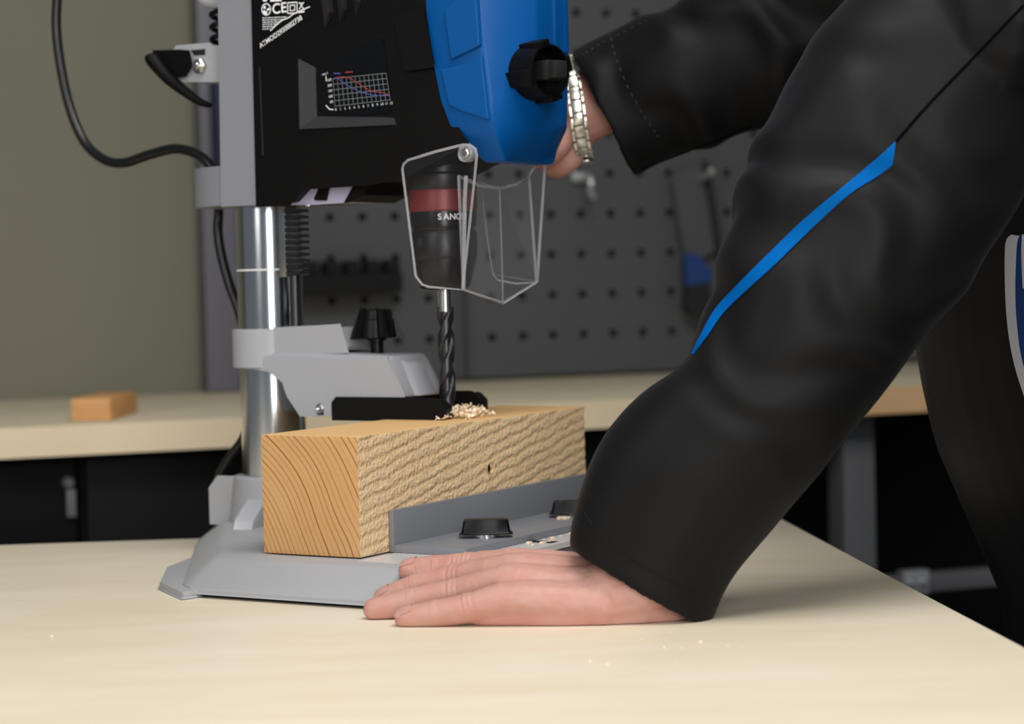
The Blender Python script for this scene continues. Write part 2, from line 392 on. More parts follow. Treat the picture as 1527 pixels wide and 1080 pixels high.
# hanging hand tool (saw-like) beside the sleeve
r = panel_thing('hand_saw', 1030, 470, 'slim hand saw with blue and black handle hanging beside the sleeve', 'saw')
bm = bmesh.new(); add_prism(bm, [(-32*PM, 205*PM), (22*PM, 230*PM), (30*PM, 215*PM), (36*PM, 95*PM), (8*PM, 80*PM), (-12*PM, 80*PM)], -.014, -.011); finish(bm, 'blade', 'peg_grey', r)
bm = bmesh.new(); add_tube(bm, [V(22*PM, -.016, 228*PM), V(34*PM, -.018, 150*PM), V(42*PM, -.016, 90*PM)], .007, 8, 3); finish(bm, 'back_bar', 'black_matte', r)
bm = bmesh.new(); add_prism(bm, [(-16*PM, 88*PM), (0, 86*PM), (22*PM, 62*PM), (14*PM, 42*PM), (-14*PM, 40*PM)], -.03, -.006); finish(bm, 'grip', 'tool_blue', r, bevel=.004)
bm = bmesh.new(); add_prism(bm, [(-14*PM, 40*PM), (14*PM, 44*PM), (18*PM, 28*PM), (8*PM, 2*PM), (-6*PM, 0), (-18*PM, 18*PM)], -.032, -.004); finish(bm, 'grip_end', 'black_matte', r, bevel=.005)
r = panel_thing('wall_peg', 1040, 268, 'bright steel peg holding up the hanging hand saw', 'peg')
bm = bmesh.new(); add_tube(bm, [V(0, -.002, 0), V(0, -.05, 6*PM), V(0, -.056, 14*PM)], .006, 8, 3); finish(bm, 'peg_rod', 'hook_metal', r)
bm = bmesh.new(); add_box(bm, (-8*PM, -.004, -26*PM), (8*PM, 0, 14*PM)); finish(bm, 'peg_plate', 'hook_metal', r, bevel=.002)
r = panel_thing('hanging_sleeve', 322, 252, 'dark navy tool sleeve hanging on the panel behind the lever bracket', 'tool sleeve')
bm = bmesh.new(); add_box(bm, (-10*PM, -.07, 0), (22*PM, -.020, 130*PM)); finish(bm, 'pouch', 'navy', r, bevel=.008)
bm = bmesh.new(); add_box(bm, (-4*PM, -.034, 128*PM), (16*PM, -.026, 150*PM)); finish(bm, 'loop', 'black_matte', r, bevel=.002)

# small wood block on the bench
pA = atZ(106, 629, B0.z+.0); pB = atZ(166, 627, B0.z)
r = empty('wood_block', (pA+pB)/2, -.03); tag(r, 'small orange wooden offcut lying on the background bench', 'wood block')
w = (pB-pA).length; bm = bmesh.new(); add_box(bm, (-w/2, 0, .0005), (w/2, .17, 36*2.6/F)); finish(bm, 'block', 'block_wood', r, bevel=.0015)

# ================================================================== drill press
dp = empty('drill_press', C0, -TH)
tag(dp, 'black and blue bench drill press with chrome column and grey base', 'drill press')
YS = -.055; RX = .197
TZ = .03
# --- base
near = LZ(545, 909, 0).y
cl = LZ(277, 887, 0)
XE = .365
bot = [(-.088, -.012), (-.07, -.035), (cl.x-.010, near+.016), (cl.x+.012, near), (XE-.02, near), (XE, near+.02), (XE, -near-.02), (XE-.02, -near), (cl.x, -near), (-.07, .035), (-.088, .012)]
ctr = Vector((.16, 0))
def inset(poly, d):
    out = []; n = len(poly)
    for i in range(n):
        a, b, c = Vector(poly[i-1]), Vector(poly[i]), Vector(poly[(i+1) % n])
        e1 = (b-a).normalized(); e2 = (c-b).normalized(); n1 = Vector((-e1.y, e1.x)); n2 = Vector((-e2.y, e2.x)); k = (n1+n2)
        k = k/max(k.dot(n1), .3); out.append((b.x+k.x*d, b.y+k.y*d))
    return out
t1 = inset(bot, .026); t2 = inset(bot, .031)
def ringz(poly, z): return [Vector((p[0], p[1], z)) for p in poly]
bm = bmesh.new(); add_loft(bm, [ringz(bot, .003), ringz(bot, .007), ringz(t1, TZ-.002), ringz(t2, TZ)])
base = finish(bm, 'base', 'base_paint', dp, bevel=.0025, seg=3)
bm = bmesh.new(); i2 = inset(bot, .006); add_loft(bm, [ringz(i2, .0003), ringz(i2, .0036)]); finish(bm, 'rubber_seal', 'black_matte', base)
# mounting ear at the rear corner of the base
ear = [LZ(*p, .006) for p in ((238, 869), (249, 846), (300, 826), (330, 850), (300, 880), (272, 884))]
bm = bmesh.new(); add_loft(bm, [[Vector((p.x, p.y, z)) for p in ear] for z in (.0005, .0065)]); finish(bm, 'mounting_ear', 'base_paint', base, bevel=.0015)
# machined table plate with slot on the base
bm = bmesh.new(); add_box(bm, (.252, near+.045, TZ-.004), (.352, .2, TZ+.0006)); finish(bm, 'table_plate', 'machined', base, bevel=.0004)
for y in (-.07, .06):
    bm = bmesh.new(); add_box(bm, (.262, y-.006, TZ+.0001), (.345, y+.006, TZ+.0009)); finish(bm, 'table_slot', 'black_matte', base)
# column foot with ribs
ftop = L(402, 712, -.03).z
bm = bmesh.new(); add_lathe(bm, [(.046, TZ-.004), (.043, TZ+.012), (.0405, ftop-.01), (.0395, ftop-.002), (.0375, ftop)], seg=48); finish(bm, 'column_foot', 'cast_grey', base)
for a in (285, 5, 75):
    bm = bmesh.new(); add_prism(bm, [(.03, TZ-.003), (.085, TZ-.003), (.078, TZ+.008), (.047, ftop-.02), (.03, ftop-.02)], -.009, .009)
    o = finish(bm, 'foot_rib', 'cast_pale', base, bevel=.002); o.rotation_euler.z = math.radians(a)
bm = bmesh.new(); pl = L(333, 722, .0).x; add_prism(bm, [(pl, TZ-.003), (-.03, TZ-.003), (-.03, ftop-.003), (pl+.01, ftop-.003), (pl, ftop-.014)], -.02, .02); finish(bm, 'clamp_lug', 'cast_grey', base, bevel=.002)
# --- column
RC = .0310
ztop = .665
bm = bmesh.new(); add_lathe(bm, [(RC, ftop-.05), (RC, ztop)], seg=72); finish(bm, 'column', 'chrome', dp)
bm = bmesh.new(); add_lathe(bm, [(RC+.003, ztop-.012), (RC+.003, ztop+.002), (RC-.002, ztop+.007)], seg=48); finish(bm, 'column_cap', 'black_matte', dp)
# rack on the column
ra, rb = L(421, 413, -.02), L(433, 309, -.02)
bm = bmesh.new(); x0, x1 = L(421, 360, -.024).x, L(432, 360, -.024).x
zb_, zt_ = ra.z, L(430, 295, -.024).z
add_box(bm, (x0, -.030, zb_), (x1, -.012, zt_)); rack = finish(bm, 'rack', 'steel', dp, bevel=.0008)
x2 = L(451, 360, -.024).x; n = 11; ph = (L(440, 310, -.024).z-zb_)/n
for k in range(n):
    z = zb_+ph*(k+.5); bm = bmesh.new()
    add_loft(bm, [[V(x1-.001, y, z-ph*.40), V(x1-.001, y, z+ph*.40), V(x2-.003, y, z+ph*.30), V(x2, y, z+ph*.22), V(x2, y, z-ph*.22), V(x2-.003, y, z-ph*.30)] for y in (-.030, -.013)])
    finish(bm, 'rack_tooth', 'dark_steel', rack)
bm = bmesh.new(); xr = L(441, 450, -.024).x; add_lathe(bm, [(.0055, L(441, 491, -.024).z), (.0055, zb_+.001)], axis_o=(xr-.002, -.022, 0), seg=16); finish(bm, 'column_shade_rod', 'dark_steel', dp)  # dark rod drawn for the shading along the column's right side
bm = bmesh.new(); za = L(405, 402, -.03).z; add_lathe(bm, [(RC+.0004, za-.0008), (RC+.0004, za+.0008)], seg=48); finish(bm, 'scale_mark', 'print_white', dp)

# --- head: rear casting
cz0, cz1 = L(345, 308, -.03).z, L(345, 249, -.03).z
xa = L(331, 180, YS).x; xb = L(385, 250, YS).x; HT = L(355, -190, YS).z
rcl = -L(305, 280, 0).x; yc_ = -YS-.0005; plan = [(xb+.01, -yc_), (xb+.01, yc_), (.0, yc_)]+[(rcl*math.cos(a), yc_*math.sin(a)) for a in [math.pi/2+math.pi*k/28 for k in range(1, 28)]]+[(0, -yc_)]
bm = bmesh.new(); add_loft(bm, [[V(x, y, z) for x, y in plan] for z in (cz0, cz1)])
o = finish(bm, 'column_collar', 'cast_light', dp, bevel=.0015)
bm = bmesh.new(); tl, tr, br, bl = L(330, -60, YS), L(376, -60, YS), L(386, 305, YS), L(332, 260, YS)
add_prism(bm, [(bl.x, cz0+.0005), (br.x+.006, cz0+.0005), (tr.x+.006, HT), (tl.x, HT)], YS-.002, -YS+.002); finish(bm, 'rear_casting', 'cast_light', dp, bevel=.0015)
# --- black housing
prof = [(372, -190), (379, 0), (386, 303), (430, 302), (452, 277), (552, 271), (604, 258), (692, 212), (676, 188), (663, 150), (650, 90), (640, 20), (636, -75), (632, -175), (604, -218), (420, -224)]
P2 = [(L(x, y, YS-.004).x, L(x, y, YS-.004).z) for x, y in prof]
bm = bmesh.new(); add_prism(bm, P2, YS-.004, -YS+.004); hb = finish(bm, 'motor_housing', 'black_abs', dp, bevel=.0035, seg=3)
YH = YS-.004
def side_poly(bm, pts, y0, y1, k=None):
    add_prism(bm, [(L(x, y, YH).x, L(x, y, YH).z) for x, y in pts], y0, y1)
bm = bmesh.new(); side_poly(bm, [(594, 24), (634, 17), (649, 98), (609, 103)], YH-.005, YH+.004); finish(bm, 'raised_pad', 'black_abs', hb, bevel=.002)
for pts in ([(474, -30), (492, -30), (498, 19), (485, 42)], [(499, -30), (515, -30), (518, 14), (507, 34)], [(522, -30), (540, -30), (538, 4), (531, 25)]):
    bm = bmesh.new(); q = [L(x, y, YH) for x, y in pts]
    lo = [V(p.x, YH+.003, p.z) for p in q]; hi = [V(q[0].x+.001, YH-.001, q[0].z), V(q[1].x, YH-.008, q[1].z), V(q[2].x, YH-.008, q[2].z), V(q[3].x, YH-.001, q[3].z)]
    add_loft(bm, [lo, hi]); finish(bm, 'vent_fin', 'dark_fin', hb, smooth=0, bevel=.0006)
bm = bmesh.new(); side_poly(bm, [(387, 100), (388.2, 100), (393.5, 232), (392, 232)], YH-.0008, YH+.001); finish(bm, 'seam_ridge', 'dark_fin', hb)
# display frame and window
win = [(477, 108), (500, 92), (530, 75), (563, 58), (570, 57), (573, 66), (578, 110), (585, 160), (582, 167), (545, 172), (510, 172), (482, 168), (477, 160)]
bm = bmesh.new(); q0 = [L(x, y, YH) for x, y in ((448, 88), (477, 106), (477, 168), (450, 195))]
w0 = [L(x, y, YH) for x, y in ((448, 88), (450, 193), (592, 186), (585, 170), (478, 169), (476, 104))]
ys = [-.0035, -.0035, -.0015, .0008, .0008, .0008]
ring = [V(p.x, YH+d, p.z) for p, d in zip(w0, ys)]
add_loft(bm, [[V(p.x, YH+.002, p.z) for p in w0], ring]); finish(bm, 'display_bezel', 'dark_fin', hb, smooth=0)
bm = bmesh.new(); side_poly(bm, win, YH-.0008, YH+.003); dw = finish(bm, 'display_window', 'display_black', dp, bevel=.0004)
YP = YH-.0010
def strip(bm, pts, wpx, y=None, th=.0001):
    y = YP if y is None else y
    q = [L(a, b, y) for a, b in pts]; hw = wpx*1.95/F/2
    for a, b in zip(q, q[1:]):
        d = (b-a).normalized(); nn = Vector((-d.z, 0, d.x))*hw
        vs = [bm.verts.new((p.x, y, p.z)) for p in (a-nn, b-nn, b+nn, a+nn)]; bm.faces.new(vs)
def bil(u, v):                              # chart grid corner to corner in the photograph
    a, b, c, d = (496.5, 117.5), (575.5, 109), (582, 149), (499.5, 158.5)
    t = [a[i]+(b[i]-a[i])*u for i in (0, 1)]; m = [d[i]+(c[i]-d[i])*u for i in (0, 1)]
    return (t[0]+(m[0]-t[0])*v, t[1]+(m[1]-t[1])*v)
bm = bmesh.new()
for k in range(13): strip(bm, [bil(k/12, 0), bil(k/12, 1)], .6)
for k in range(6): strip(bm, [bil(0, k/5), bil(1, k/5)], .6)
finish(bm, 'chart_grid', 'print_grey', dw, smooth=0)
bm = bmesh.new(); strip(bm, [bil(.03, -.02), bil(.1, .02), bil(.2, .2), bil(.35, .42), bil(.5, .6), bil(.65, .72), bil(.8, .8), bil(1, .84)], .9, YP-.0002); strip(bm, [(498, 109.5), (508, 109.5)], 1.5, YP-.0002); finish(bm, 'chart_curve', 'print_blue', dw, smooth=0)
bm = bmesh.new(); strip(bm, [bil(.05, -.03), bil(.22, -.03), bil(.33, .06), bil(.45, .24), bil(.58, .46), bil(.7, .62), bil(.85, .68), bil(1, .8)], .9, YP-.0002); strip(bm, [(515, 108), (526, 107)], 1.5, YP-.0002); finish(bm, 'chart_curve', 'print_red', dw, smooth=0)
def side_text(name, body, px, py, hpx, ang, parent, material='print_white', align='LEFT', y=None, bold=0, shear=0, sx=1.):
    y = YP if y is None else y
    p = L(px, py, y); s = hpx*1.95/F/.70
    mtx = Matrix.Translation((p.x, y, p.z)) @ Matrix.Rotation(-math.radians(ang), 4, 'Y') @ Matrix.Rotation(math.pi/2, 4, 'X') @ Matrix.Diagonal((sx, 1, 1, 1))
    return text_mesh(name, body, material, s, mtx, parent, align, bold*s, shear)
ang = 8
for k in range(13):
    x, y = bil(k/12, 1.0); side_text('chart_number', str(k), x+1.5, y+6.5, 3.6, ang, dw, align='CENTER')
for k, s in enumerate(('2500', '2000', '1500', '1000', '500')):
    x, y = bil(0, k/5); side_text('chart_number', s, x-2, y+2.5, 3.4, ang, dw, align='RIGHT', sx=.8)
side_text('chart_unit', 'min-1', 480, 113, 3.6, ang, dw)
bm = bmesh.new(); strip(bm, [(486, 113), (486.5, 121)], 1.2); finish(bm, 'chart_arrow', 'print_white', dw, smooth=0); bm = bmesh.new(); strip(bm, [(486, 157), (491.5, 163), (497, 163.5)], 1.4); finish(bm, 'chart_axes_mark', 'print_white', dw, smooth=0)
# rating label
lab = [(385, -30), (466, -60), (464, 28), (392, 50), (388, 46)]
bm = bmesh.new(); side_poly(bm, lab, YH-.0006, YH+.002); rl = finish(bm, 'rating_label', 'display_black', dp, bevel=.0003)
YP = YH-.0008
side_text('lettering', 'CE', 406, 21, 15, 2, rl, bold=.012, sx=1.05)
side_text('serial_number', 'ATMOD2930002738', 388.5, 72, 7.2, 25, rl, bold=.012, sx=.98)
bm = bmesh.new()
def box_outline(bm, x0, y0, x1, y1, w): strip(bm, [(x0, y0), (x1, y0-.6), (x1, y1-.6), (x0, y1), (x0, y0)], w)
box_outline(bm, 429, 4, 443, 20, 1.5); box_outline(bm, 432.5, 8, 439.5, 16, 1.5)
strip(bm, [(446, 3), (453, 14)], 1.5); strip(bm, [(453, 3), (446, 14)], 1.5); strip(bm, [(446, 5), (453, 4.5)], 1.3); strip(bm, [(445, 18.5), (454, 17)], 2.4)
strip(bm, [(403, 0), (420, -1)], 5); strip(bm, [(392, 0), (398, 0)], 4)
q = [(397+6.5*math.cos(a), 14+8.5*math.sin(a)) for a in [k*math.pi/9 for k in range(19)]]; strip(bm, q, 1.6)
strip(bm, [(394, 9), (395, 13)], 4); strip(bm, [(392.5, 17), (398, 20)], 4.5); strip(bm, [(398, 15), (402, 13)], 3)
finish(bm, 'approval_marks', 'print_white', rl, smooth=0)
bm = bmesh.new()
for k in range(6):
    y = 27+k*3.3; ln = [36, 33, 28, 24, 18, 12][k]
    x = 391.5; 
    while x < 391.5+ln:
        g = random.uniform(2, 6); strip(bm, [(x, y-(x-391)*.05), (min(x+g, 391.5+ln), y-(x+g-391)*.05)], 1.2); x += g+1.1
finish(bm, 'fine_print', 'print_white', rl, smooth=0)
bm = bmesh.new(); strip(bm, [(403, 46), (412, 37), (420, 30.5), (431, 26), (437, 21), (450, 15), (462, 10)], 1.6, YP-.0002); finish(bm, 'scratch', 'print_white', rl, smooth=0)
# underside laser bracket
bm = bmesh.new(); q = [(430, 303), (449, 277), (531, 270), (516, 299), (470, 302)]
add_prism(bm, [(L(x, y, YS+.012).x, L(x, y, YS+.012).z) for x, y in q], YS+.012, .03); lz = finish(bm, 'laser_unit', 'laser_lilac', dp, bevel=.002)
bm = bmesh.new(); add_prism(bm, [(L(x, y, YS+.009).x, L(x, y, YS+.009).z) for x, y in ((515, 301), (531, 272), (557, 270), (540, 290), (519, 301))], YS+.009, .03); finish(bm, 'laser_cover', 'black_abs', lz, bevel=.001)
bm = bmesh.new(); add_prism(bm, [(L(x, y, YS+.009).x, L(x, y, YS+.009).z) for x, y in ((468, 296), (478, 274), (491, 273), (485, 299), (470, 299))], YS+.009, YS+.02); finish(bm, 'divider', 'black_abs', lz)
bm = bmesh.new(); p = L(452, 301, YS+.012); add_lathe(bm, [(.006, -.004), (.006, .002), (.003, .003)], axis_o=(p.x, YS+.02, p.z), seg=14); finish(bm, 'screw', 'steel', lz)
# --- blue front housing
def xs_at(px, py, y): return L(px, py, y).x
secs = []
for py, pl_, pm, pr in ((-212, 644, 694, 806), (-172, 632, 700, 836), (-75, 636, 706, 846), (20, 640, 714, 848), (90, 650, 722, 848), (150, 662, 731, 847), (188, 676, 735, 846), (213, 691, 738, 834), (243, 714, 740, 812)):
    z = L(760, py, -.02).z; x0 = xs_at(pl_, py, YH)-.004; x1 = xs_at(pm, py, YH); x2 = xs_at(pr, py, .036)
    if x1 < x0+.004: x1 = x0+.004
    k = .8 if py < -200 else 1 if py < 200 else (.9 if py < 230 else .72)
    yy = YH*k
    secs.append([V(x0, yy-.0005, z), V(x1, yy-.0005, z), V(x1+(x2-x1)*.55, -.042*k, z), V(x2, -.02*k, z), V(x2+.002, .02*k, z), V(x2, .036*k, z), V(x1, -yy, z), V(x0, -yy, z)])
bm = bmesh.new(); add_loft(bm, secs); bh = finish(bm, 'front_housing', 'blue_abs', dp, bevel=.003, seg=2, smooth=30)
for pts, d in (([(664, 16), (712, -40), (720, 70), (674, 92)], .004), ([(657, 102), (690, 96), (722, 80), (733, 182), (690, 168), (670, 158)], .003)):
    bm = bmesh.new(); q = [L(x, y, YH) for x, y in pts]; c = sum(q, V(0, 0, 0))/len(q)
    add_loft(bm, [[V(p.x, YH+.004, p.z) for p in q], [V(p.x, YH-d, p.z) for p in [c+(p-c)*.95 for p in q]]]); finish(bm, 'raised_panel', 'blue_abs', bh, smooth=0, bevel=.0015)
xf = xs_at(846, 60, .036)
bm = bmesh.new(); add_box(bm, (xf-.006, .004, L(825, 82, 0).z), (xf+.006, .012, L(825, -120, 0).z)); add_box(bm, (xf-.006, .024, L(825, 75, 0).z), (xf+.004, .033, L(825, -120, 0).z)); finish(bm, 'front_rib', 'blue_abs', bh, bevel=.002)
# --- speed knob on the front
kc = L(797, 108, -.022)+V(.010, -.003, 0)
kd = Vector((1, -.28, 0)).normalized()
km = axis_matrix(kc, kd)
rk = 41*1.9/F
bm = bmesh.new(); seg = 36
add_lathe(bm, [(rk*1.02, -.022), (rk*1.0, -.008), (rk*.93, .010), (rk*.86, .010), (rk*.80, -.004), (.004, -.006)], seg=seg, mtx=km); kn = finish(bm, 'speed_knob', 'black_abs', dp, smooth=40)
for k in range(4):
    bm = bmesh.new(); a = k*math.pi/2+.30
    add_box(bm, (rk*.86, -.007, -.022), (rk*1.09, .007, .010), km @ Matrix.Rotation(a, 4, 'Z')); finish(bm, 'grip_fin', 'black_abs', kn, bevel=.0012)
bm = bmesh.new(); add_box(bm, (-.0085, -.0085, -.008), (.0085, .0085, .014), km); add_box(bm, (-.007, -.0075, .012), (.007, .0075, .023), km); finish(bm, 'knob_bar', 'black_matte', kn, bevel=.0012)
# --- chuck
def cz(py): return L(660, py, 0).z
def chuck_r(px): return px*1.93/F
zt = cz(240)
def lathe_part(name, material, prof, parent, seg=40, x=RX):
    bm = bmesh.new(); add_lathe(bm, [(chuck_r(r), cz(p)) for r, p in prof], axis_o=(x, 0, 0), seg=seg); return finish(bm, name, material, parent)
ck = lathe_part('chuck', 'chuck_dark', [(48.2, 388), (50, 383), (50.5, 381), (50.5, 348), (48, 344)], dp)
lathe_part('chuck_nose', 'chuck_black', [(28, 432), (36, 430), (40, 424), (48.5, 389), (48.5, 386)], ck)
lathe_part('chuck_groove', 'chuck_black', [(46.5, 345), (47.5, 340), (49.5, 339), (50, 334), (50, 315)], ck)
lathe_part('red_ring', 'chuck_red', [(50, 316), (51.5, 314), (51.5, 287), (50.5, 284)], ck)
lathe_part('chuck_collar', 'chuck_dark', [(50, 285), (52, 280), (52, 262), (48, 258), (48, 232)], ck)
for px, py in ((645, 270), (628, 362)):
    bm = bmesh.new(); p = L(px, py, -chuck_r(50)*.96); dv = (p-V(RX, 0, p.z)).normalized(); add_lathe(bm, [(.0042, -.004), (.0042, .0028), (.0034, .003)], seg=14, mtx=axis_matrix(V(RX, 0, p.z)+dv*(chuck_r(50)-.0015), dv)); finish(bm, 'key_hole', 'black_matte', ck)
# lettering wrapped on the chuck
for k, ch in enumerate('SANOU'):
    ang_ = math.radians(-118+57+k*11-2); rr = chuck_r(50.4); mtx = Matrix.Translation((RX+rr*math.cos(ang_), rr*math.sin(ang_), cz(329))) @ Matrix.Rotation(ang_+math.pi/2, 4, 'Z') @ Matrix.Rotation(math.pi/2, 4, 'X')
    text_mesh('chuck_letter', ch, 'print_white', .0078, mtx, ck, 'CENTER', .0001)
# spindle nose above the chuck
lathe_part('spindle', 'dark_steel', [(24, 236), (24, 205)], dp)
bm = bmesh.new(); add_lathe(bm, [(.036, cz(238)), (.036, cz(225)), (.03, cz(190))], axis_o=(RX, 0, 0), seg=32); finish(bm, 'spindle_nose', 'black_abs', dp)
# --- drill bit
bt = .118; zs1 = cz(458)
bm = bmesh.new(); add_lathe(bm, [(.0070, zs1-.004), (.0070, cz(425))], axis_o=(RX, 0, 0), seg=28); bit = finish(bm, 'drill_bit', 'steel', dp)
bm = bmesh.new(); R0 = .0076; prof2 = []
for k in range(48):
    a = 2*math.pi*k/48; c = math.cos(2*a); prof2.append((a, R0*(.64+.36*max(0, min(1, (c+.45)/.7))**.7)))
rings = []; nz = 90
for i in range(nz+1):
    z = bt+(zs1-bt)*i/nz; tw = (z-bt)/.047*2*math.pi*.5*1.0; tw = (z-bt)/.070*2*math.pi
    tip = min(1, max(.05, (z-bt+.0005)/.005))
    rings.append([V(RX+r*tip*math.cos(a+tw), r*tip*math.sin(a+tw), z) for a, r in prof2])
add_loft(bm, rings); finish(bm, 'fluted_shaft', 'dark_steel', bit, smooth=50)
# --- transparent guard
YG = -.063
def guard_plate(name, pts, th=.002):
    bm = bmesh.new(); c = [(L(x, y, d).x, d, L(x, y, d).z) for x, y, d in pts]
    P = [Vector(p) for p in c]; nn = (P[1]-P[0]).cross(P[2]-P[0]).normalized()*th
    add_loft(bm, [P, [p+nn for p in P]]); return finish(bm, name, 'clear_guard', gd, bevel=.0004, smooth=0)
def guard_rim(pts, rad=.0011, closed=True):
    bm = bmesh.new(); c = [L(x, y, d) for x, y, d in pts]
    add_tube(bm, c+([c[0]] if closed else []), rad, 8); return finish(bm, 'rim', 'clear_rim', gd)
gd = empty('chip_guard', (0, 0, 0), 0, dp); gd['label'] = 'clear plastic chip guard'
A_ = [(600, 252), (602, 245), (608, 239), (650, 226), (690, 216), (701, 216), (709, 222), (711, 232), (708, 262), (690, 432), (640, 428), (630, 425), (620, 412)]
g1 = guard_plate('side_plate', [(x, y, YG) for x, y in A_]); guard_rim([(x, y, YG) for x, y in A_], .0011)
YGf = -.060
guard_plate('front_plate', [(684, 263, YGf), (691, 432, YGf), (750, 452, 0), (745, 281, 0)])
guard_plate('front_plate', [(745, 281, 0), (750, 452, 0), (800, 421, .045), (789, 262, .045)])
guard_rim([(684, 263, YGf), (714, 277, -.024), (745, 281, 0), (770, 275, .024), (789, 262, .045), (800, 421, .045), (750, 452, 0), (691, 432, YGf)], .0013)
guard_plate('side_plate', [(813, 241, .047), (801, 420, .047), (735, 410, .047), (720, 300, .047), (716, 250, .047)])
guard_rim([(813, 241, .047), (807, 330, .047), (801, 420, .047)], .0014, False); guard_rim([(720, 300, .047), (727, 360, .047), (735, 408, .047), (742, 418, .047), (770, 423, .047), (800, 421, .047)], .0007, False)
guard_rim([(695, 262, YG), (693, 300, YG), (691, 430, YG)], .0018, False)
guard_rim([(745, 281, 0), (748, 370, 0), (750, 452, 0)], .0007, False)
guard_rim([(789, 262, .045), (801, 243, .046), (812, 241, .047)], .0011, False)
p = L(697, 229, YG-.001); bm = bmesh.new(); add_lathe(bm, [(.0075, -.003), (.0075, .004), (.0062, .005), (.0055, .003), (.002, .003)], seg=24, mtx=axis_matrix(p, (0, -1, 0))); finish(bm, 'pivot_boss', 'clear_rim', gd)
bm = bmesh.new(); add_lathe(bm, [(.0042, 0), (.0042, .0045), (.003, .0055)], seg=18, mtx=axis_matrix(p, (0, -1, 0))); finish(bm, 'pivot_screw', 'steel', gd)
# --- hold-down arm on the column
hc0, hc1 = L(402, 551, -.036).z, L(402, 491, -.036).z
bm = bmesh.new(); add_lathe(bm, [(.034, hc0), (.037, hc0+.0015), (.037, hc1-.0015), (.0355, hc1), (.0315, hc1)], seg=64); hd = finish(bm, 'clamp_arm', 'cast_pale', dp)
YA = -.034
def armP(pts, y): return [(L(a, b, y).x, L(a, b, y).z) for a, b in pts]
bm = bmesh.new(); t = armP([(408, 492), (506, 488), (515, 520), (402, 524)], YA+.006); lo = armP([(405, 524), (520, 522)], YA)
q = armP([(411, 493), (475, 490), (505, 488), (515, 522), (402, 526)], YA+.006)
add_prism(bm, q, YA+.006, -YA-.006); finish(bm, 'upper_block', 'cast_pale', hd, bevel=.003)
q = armP([(381, 549), (397, 524), (480, 526), (578, 531), (602, 590), (600, 594), (497, 594), (496, 619), (448, 619), (429, 590), (422, 569), (400, 552)], YA)
zsh = q[2][1]
bm = bmesh.new(); n = len(q)
def arm_sect(y, drop): return [V(p[0], y, p[1]-(drop if i in (1, 2, 3) else 0)) for i, p in enumerate(q)]
add_loft(bm, [arm_sect(YA, .006), arm_sect(YA+.008, 0), arm_sect(-YA-.008, 0), arm_sect(-YA, .006)]); finish(bm, 'arm_body', 'cast_pale', hd, bevel=.0018)
# faceted nose of the arm
e0 = armP([(574, 533), (602, 592)], YA); bm = bmesh.new()
x0 = e0[0][0]; zt_, zb_ = e0[0][1]-.004, L(600, 592, YA).z
xn = L(640, 585, .02).x
yo, yi = YA+.012, -YA-.014
add_loft(bm, [[V(x0-.012, yo, zt_+.004), V(x0-.012, yo, zb_), V(x0-.012, yi, zb_), V(x0-.012, yi, zt_+.004)], [V(x0-.001, yo, zt_+.004), V(x0+.010, yo, zb_), V(x0+.010, yi, zb_), V(x0-.001, yi, zt_+.004)], [V(x0+.010, yo+.012, zt_-.002), V(x0+.022, yo+.008, zb_), V(x0+.022, yi-.006, zb_), V(x0+.010, yi-.008, zt_-.002)], [V(x0+.017, yo+.014, (zt_+zb_)/2), V(x0+.024, yo+.010, zb_), V(x0+.024, yi-.006, zb_), V(x0+.017, yi-.010, (zt_+zb_)/2)]]); finish(bm, 'arm_nose', 'cast_pale', hd, bevel=.0008)
xfr = L(640, 586, -YA).x; xft = L(628, 528, -YA).x
for y0, y1, xt, xb_ in ((YA-.0004, YA+.007, x0+.001, x0+.0165), (-YA-.010, -YA-.001, xft, xfr)):
    bm = bmesh.new(); add_loft(bm, [[V(x0-.010, y, zt_+.004), V(x0-.010, y, zb_), V(xb_, y, zb_), V(xt, y, zt_+.004)] for y in (y0, y1)]); finish(bm, 'nose_rib', 'cast_pale', hd, bevel=.0012)
bm = bmesh.new(); p = L(478, 609, YA); add_lathe(bm, [(.0045, -.003), (.0045, .0015), (.003, .0025), (.001, .001)], seg=16, mtx=axis_matrix(p, (0, -1, 0))); finish(bm, 'screw', 'steel', hd)
bm = bmesh.new(); add_box(bm, (p.x-.0035, YA-.0004, L(478, 619, YA).z), (p.x+.0035, YA+.002, p.z-.002)); finish(bm, 'screw_slot', 'black_matte', hd)
# knob on the arm
kz0, kz1, kz2 = L(562, 523, 0).z, L(562, 503, 0).z, L(562, 461, 0).z; kx = L(562, 500, 0).x; pxm = 1.97/F
bm = bmesh.new(); add_lathe(bm, [(.006, kz0-.006), (.006, kz1-.003), (14*pxm, kz1-.003), (14*pxm, kz1), (31*pxm, kz1), (27*pxm, kz1+(kz2-kz1)*.62), (25*pxm, kz1+(kz2-kz1)*.66), (23*pxm, kz2-.001), (20*pxm, kz2)], axis_o=(kx, 0, 0), seg=30); kb = finish(bm, 'clamp_knob', 'black_shiny', hd)
for k in range(5):
    a = k*2*math.pi/5+.55; bm = bmesh.new(); c, s = math.cos(a), math.sin(a); r0, r1, r2 = 15*pxm, 40*pxm, 27*pxm; w_ = 8*pxm
    def pp(r, t, z): return V(kx+c*r-s*t, s*r+c*t, z)
    zt2 = kz2 if k in (3, 4) else kz1+(kz2-kz1)*.70
    add_loft(bm, [[pp(r0, -w_, kz1), pp(r1, -w_, kz1), pp(r2, -w_*.8, zt2), pp(r0, -w_*.8, zt2)], [pp(r0, w_, kz1), pp(r1, w_, kz1), pp(r2, w_*.8, zt2), pp(r0, w_*.8, zt2)]]); finish(bm, 'knob_lobe', 'black_shiny', kb, bevel=.0012)
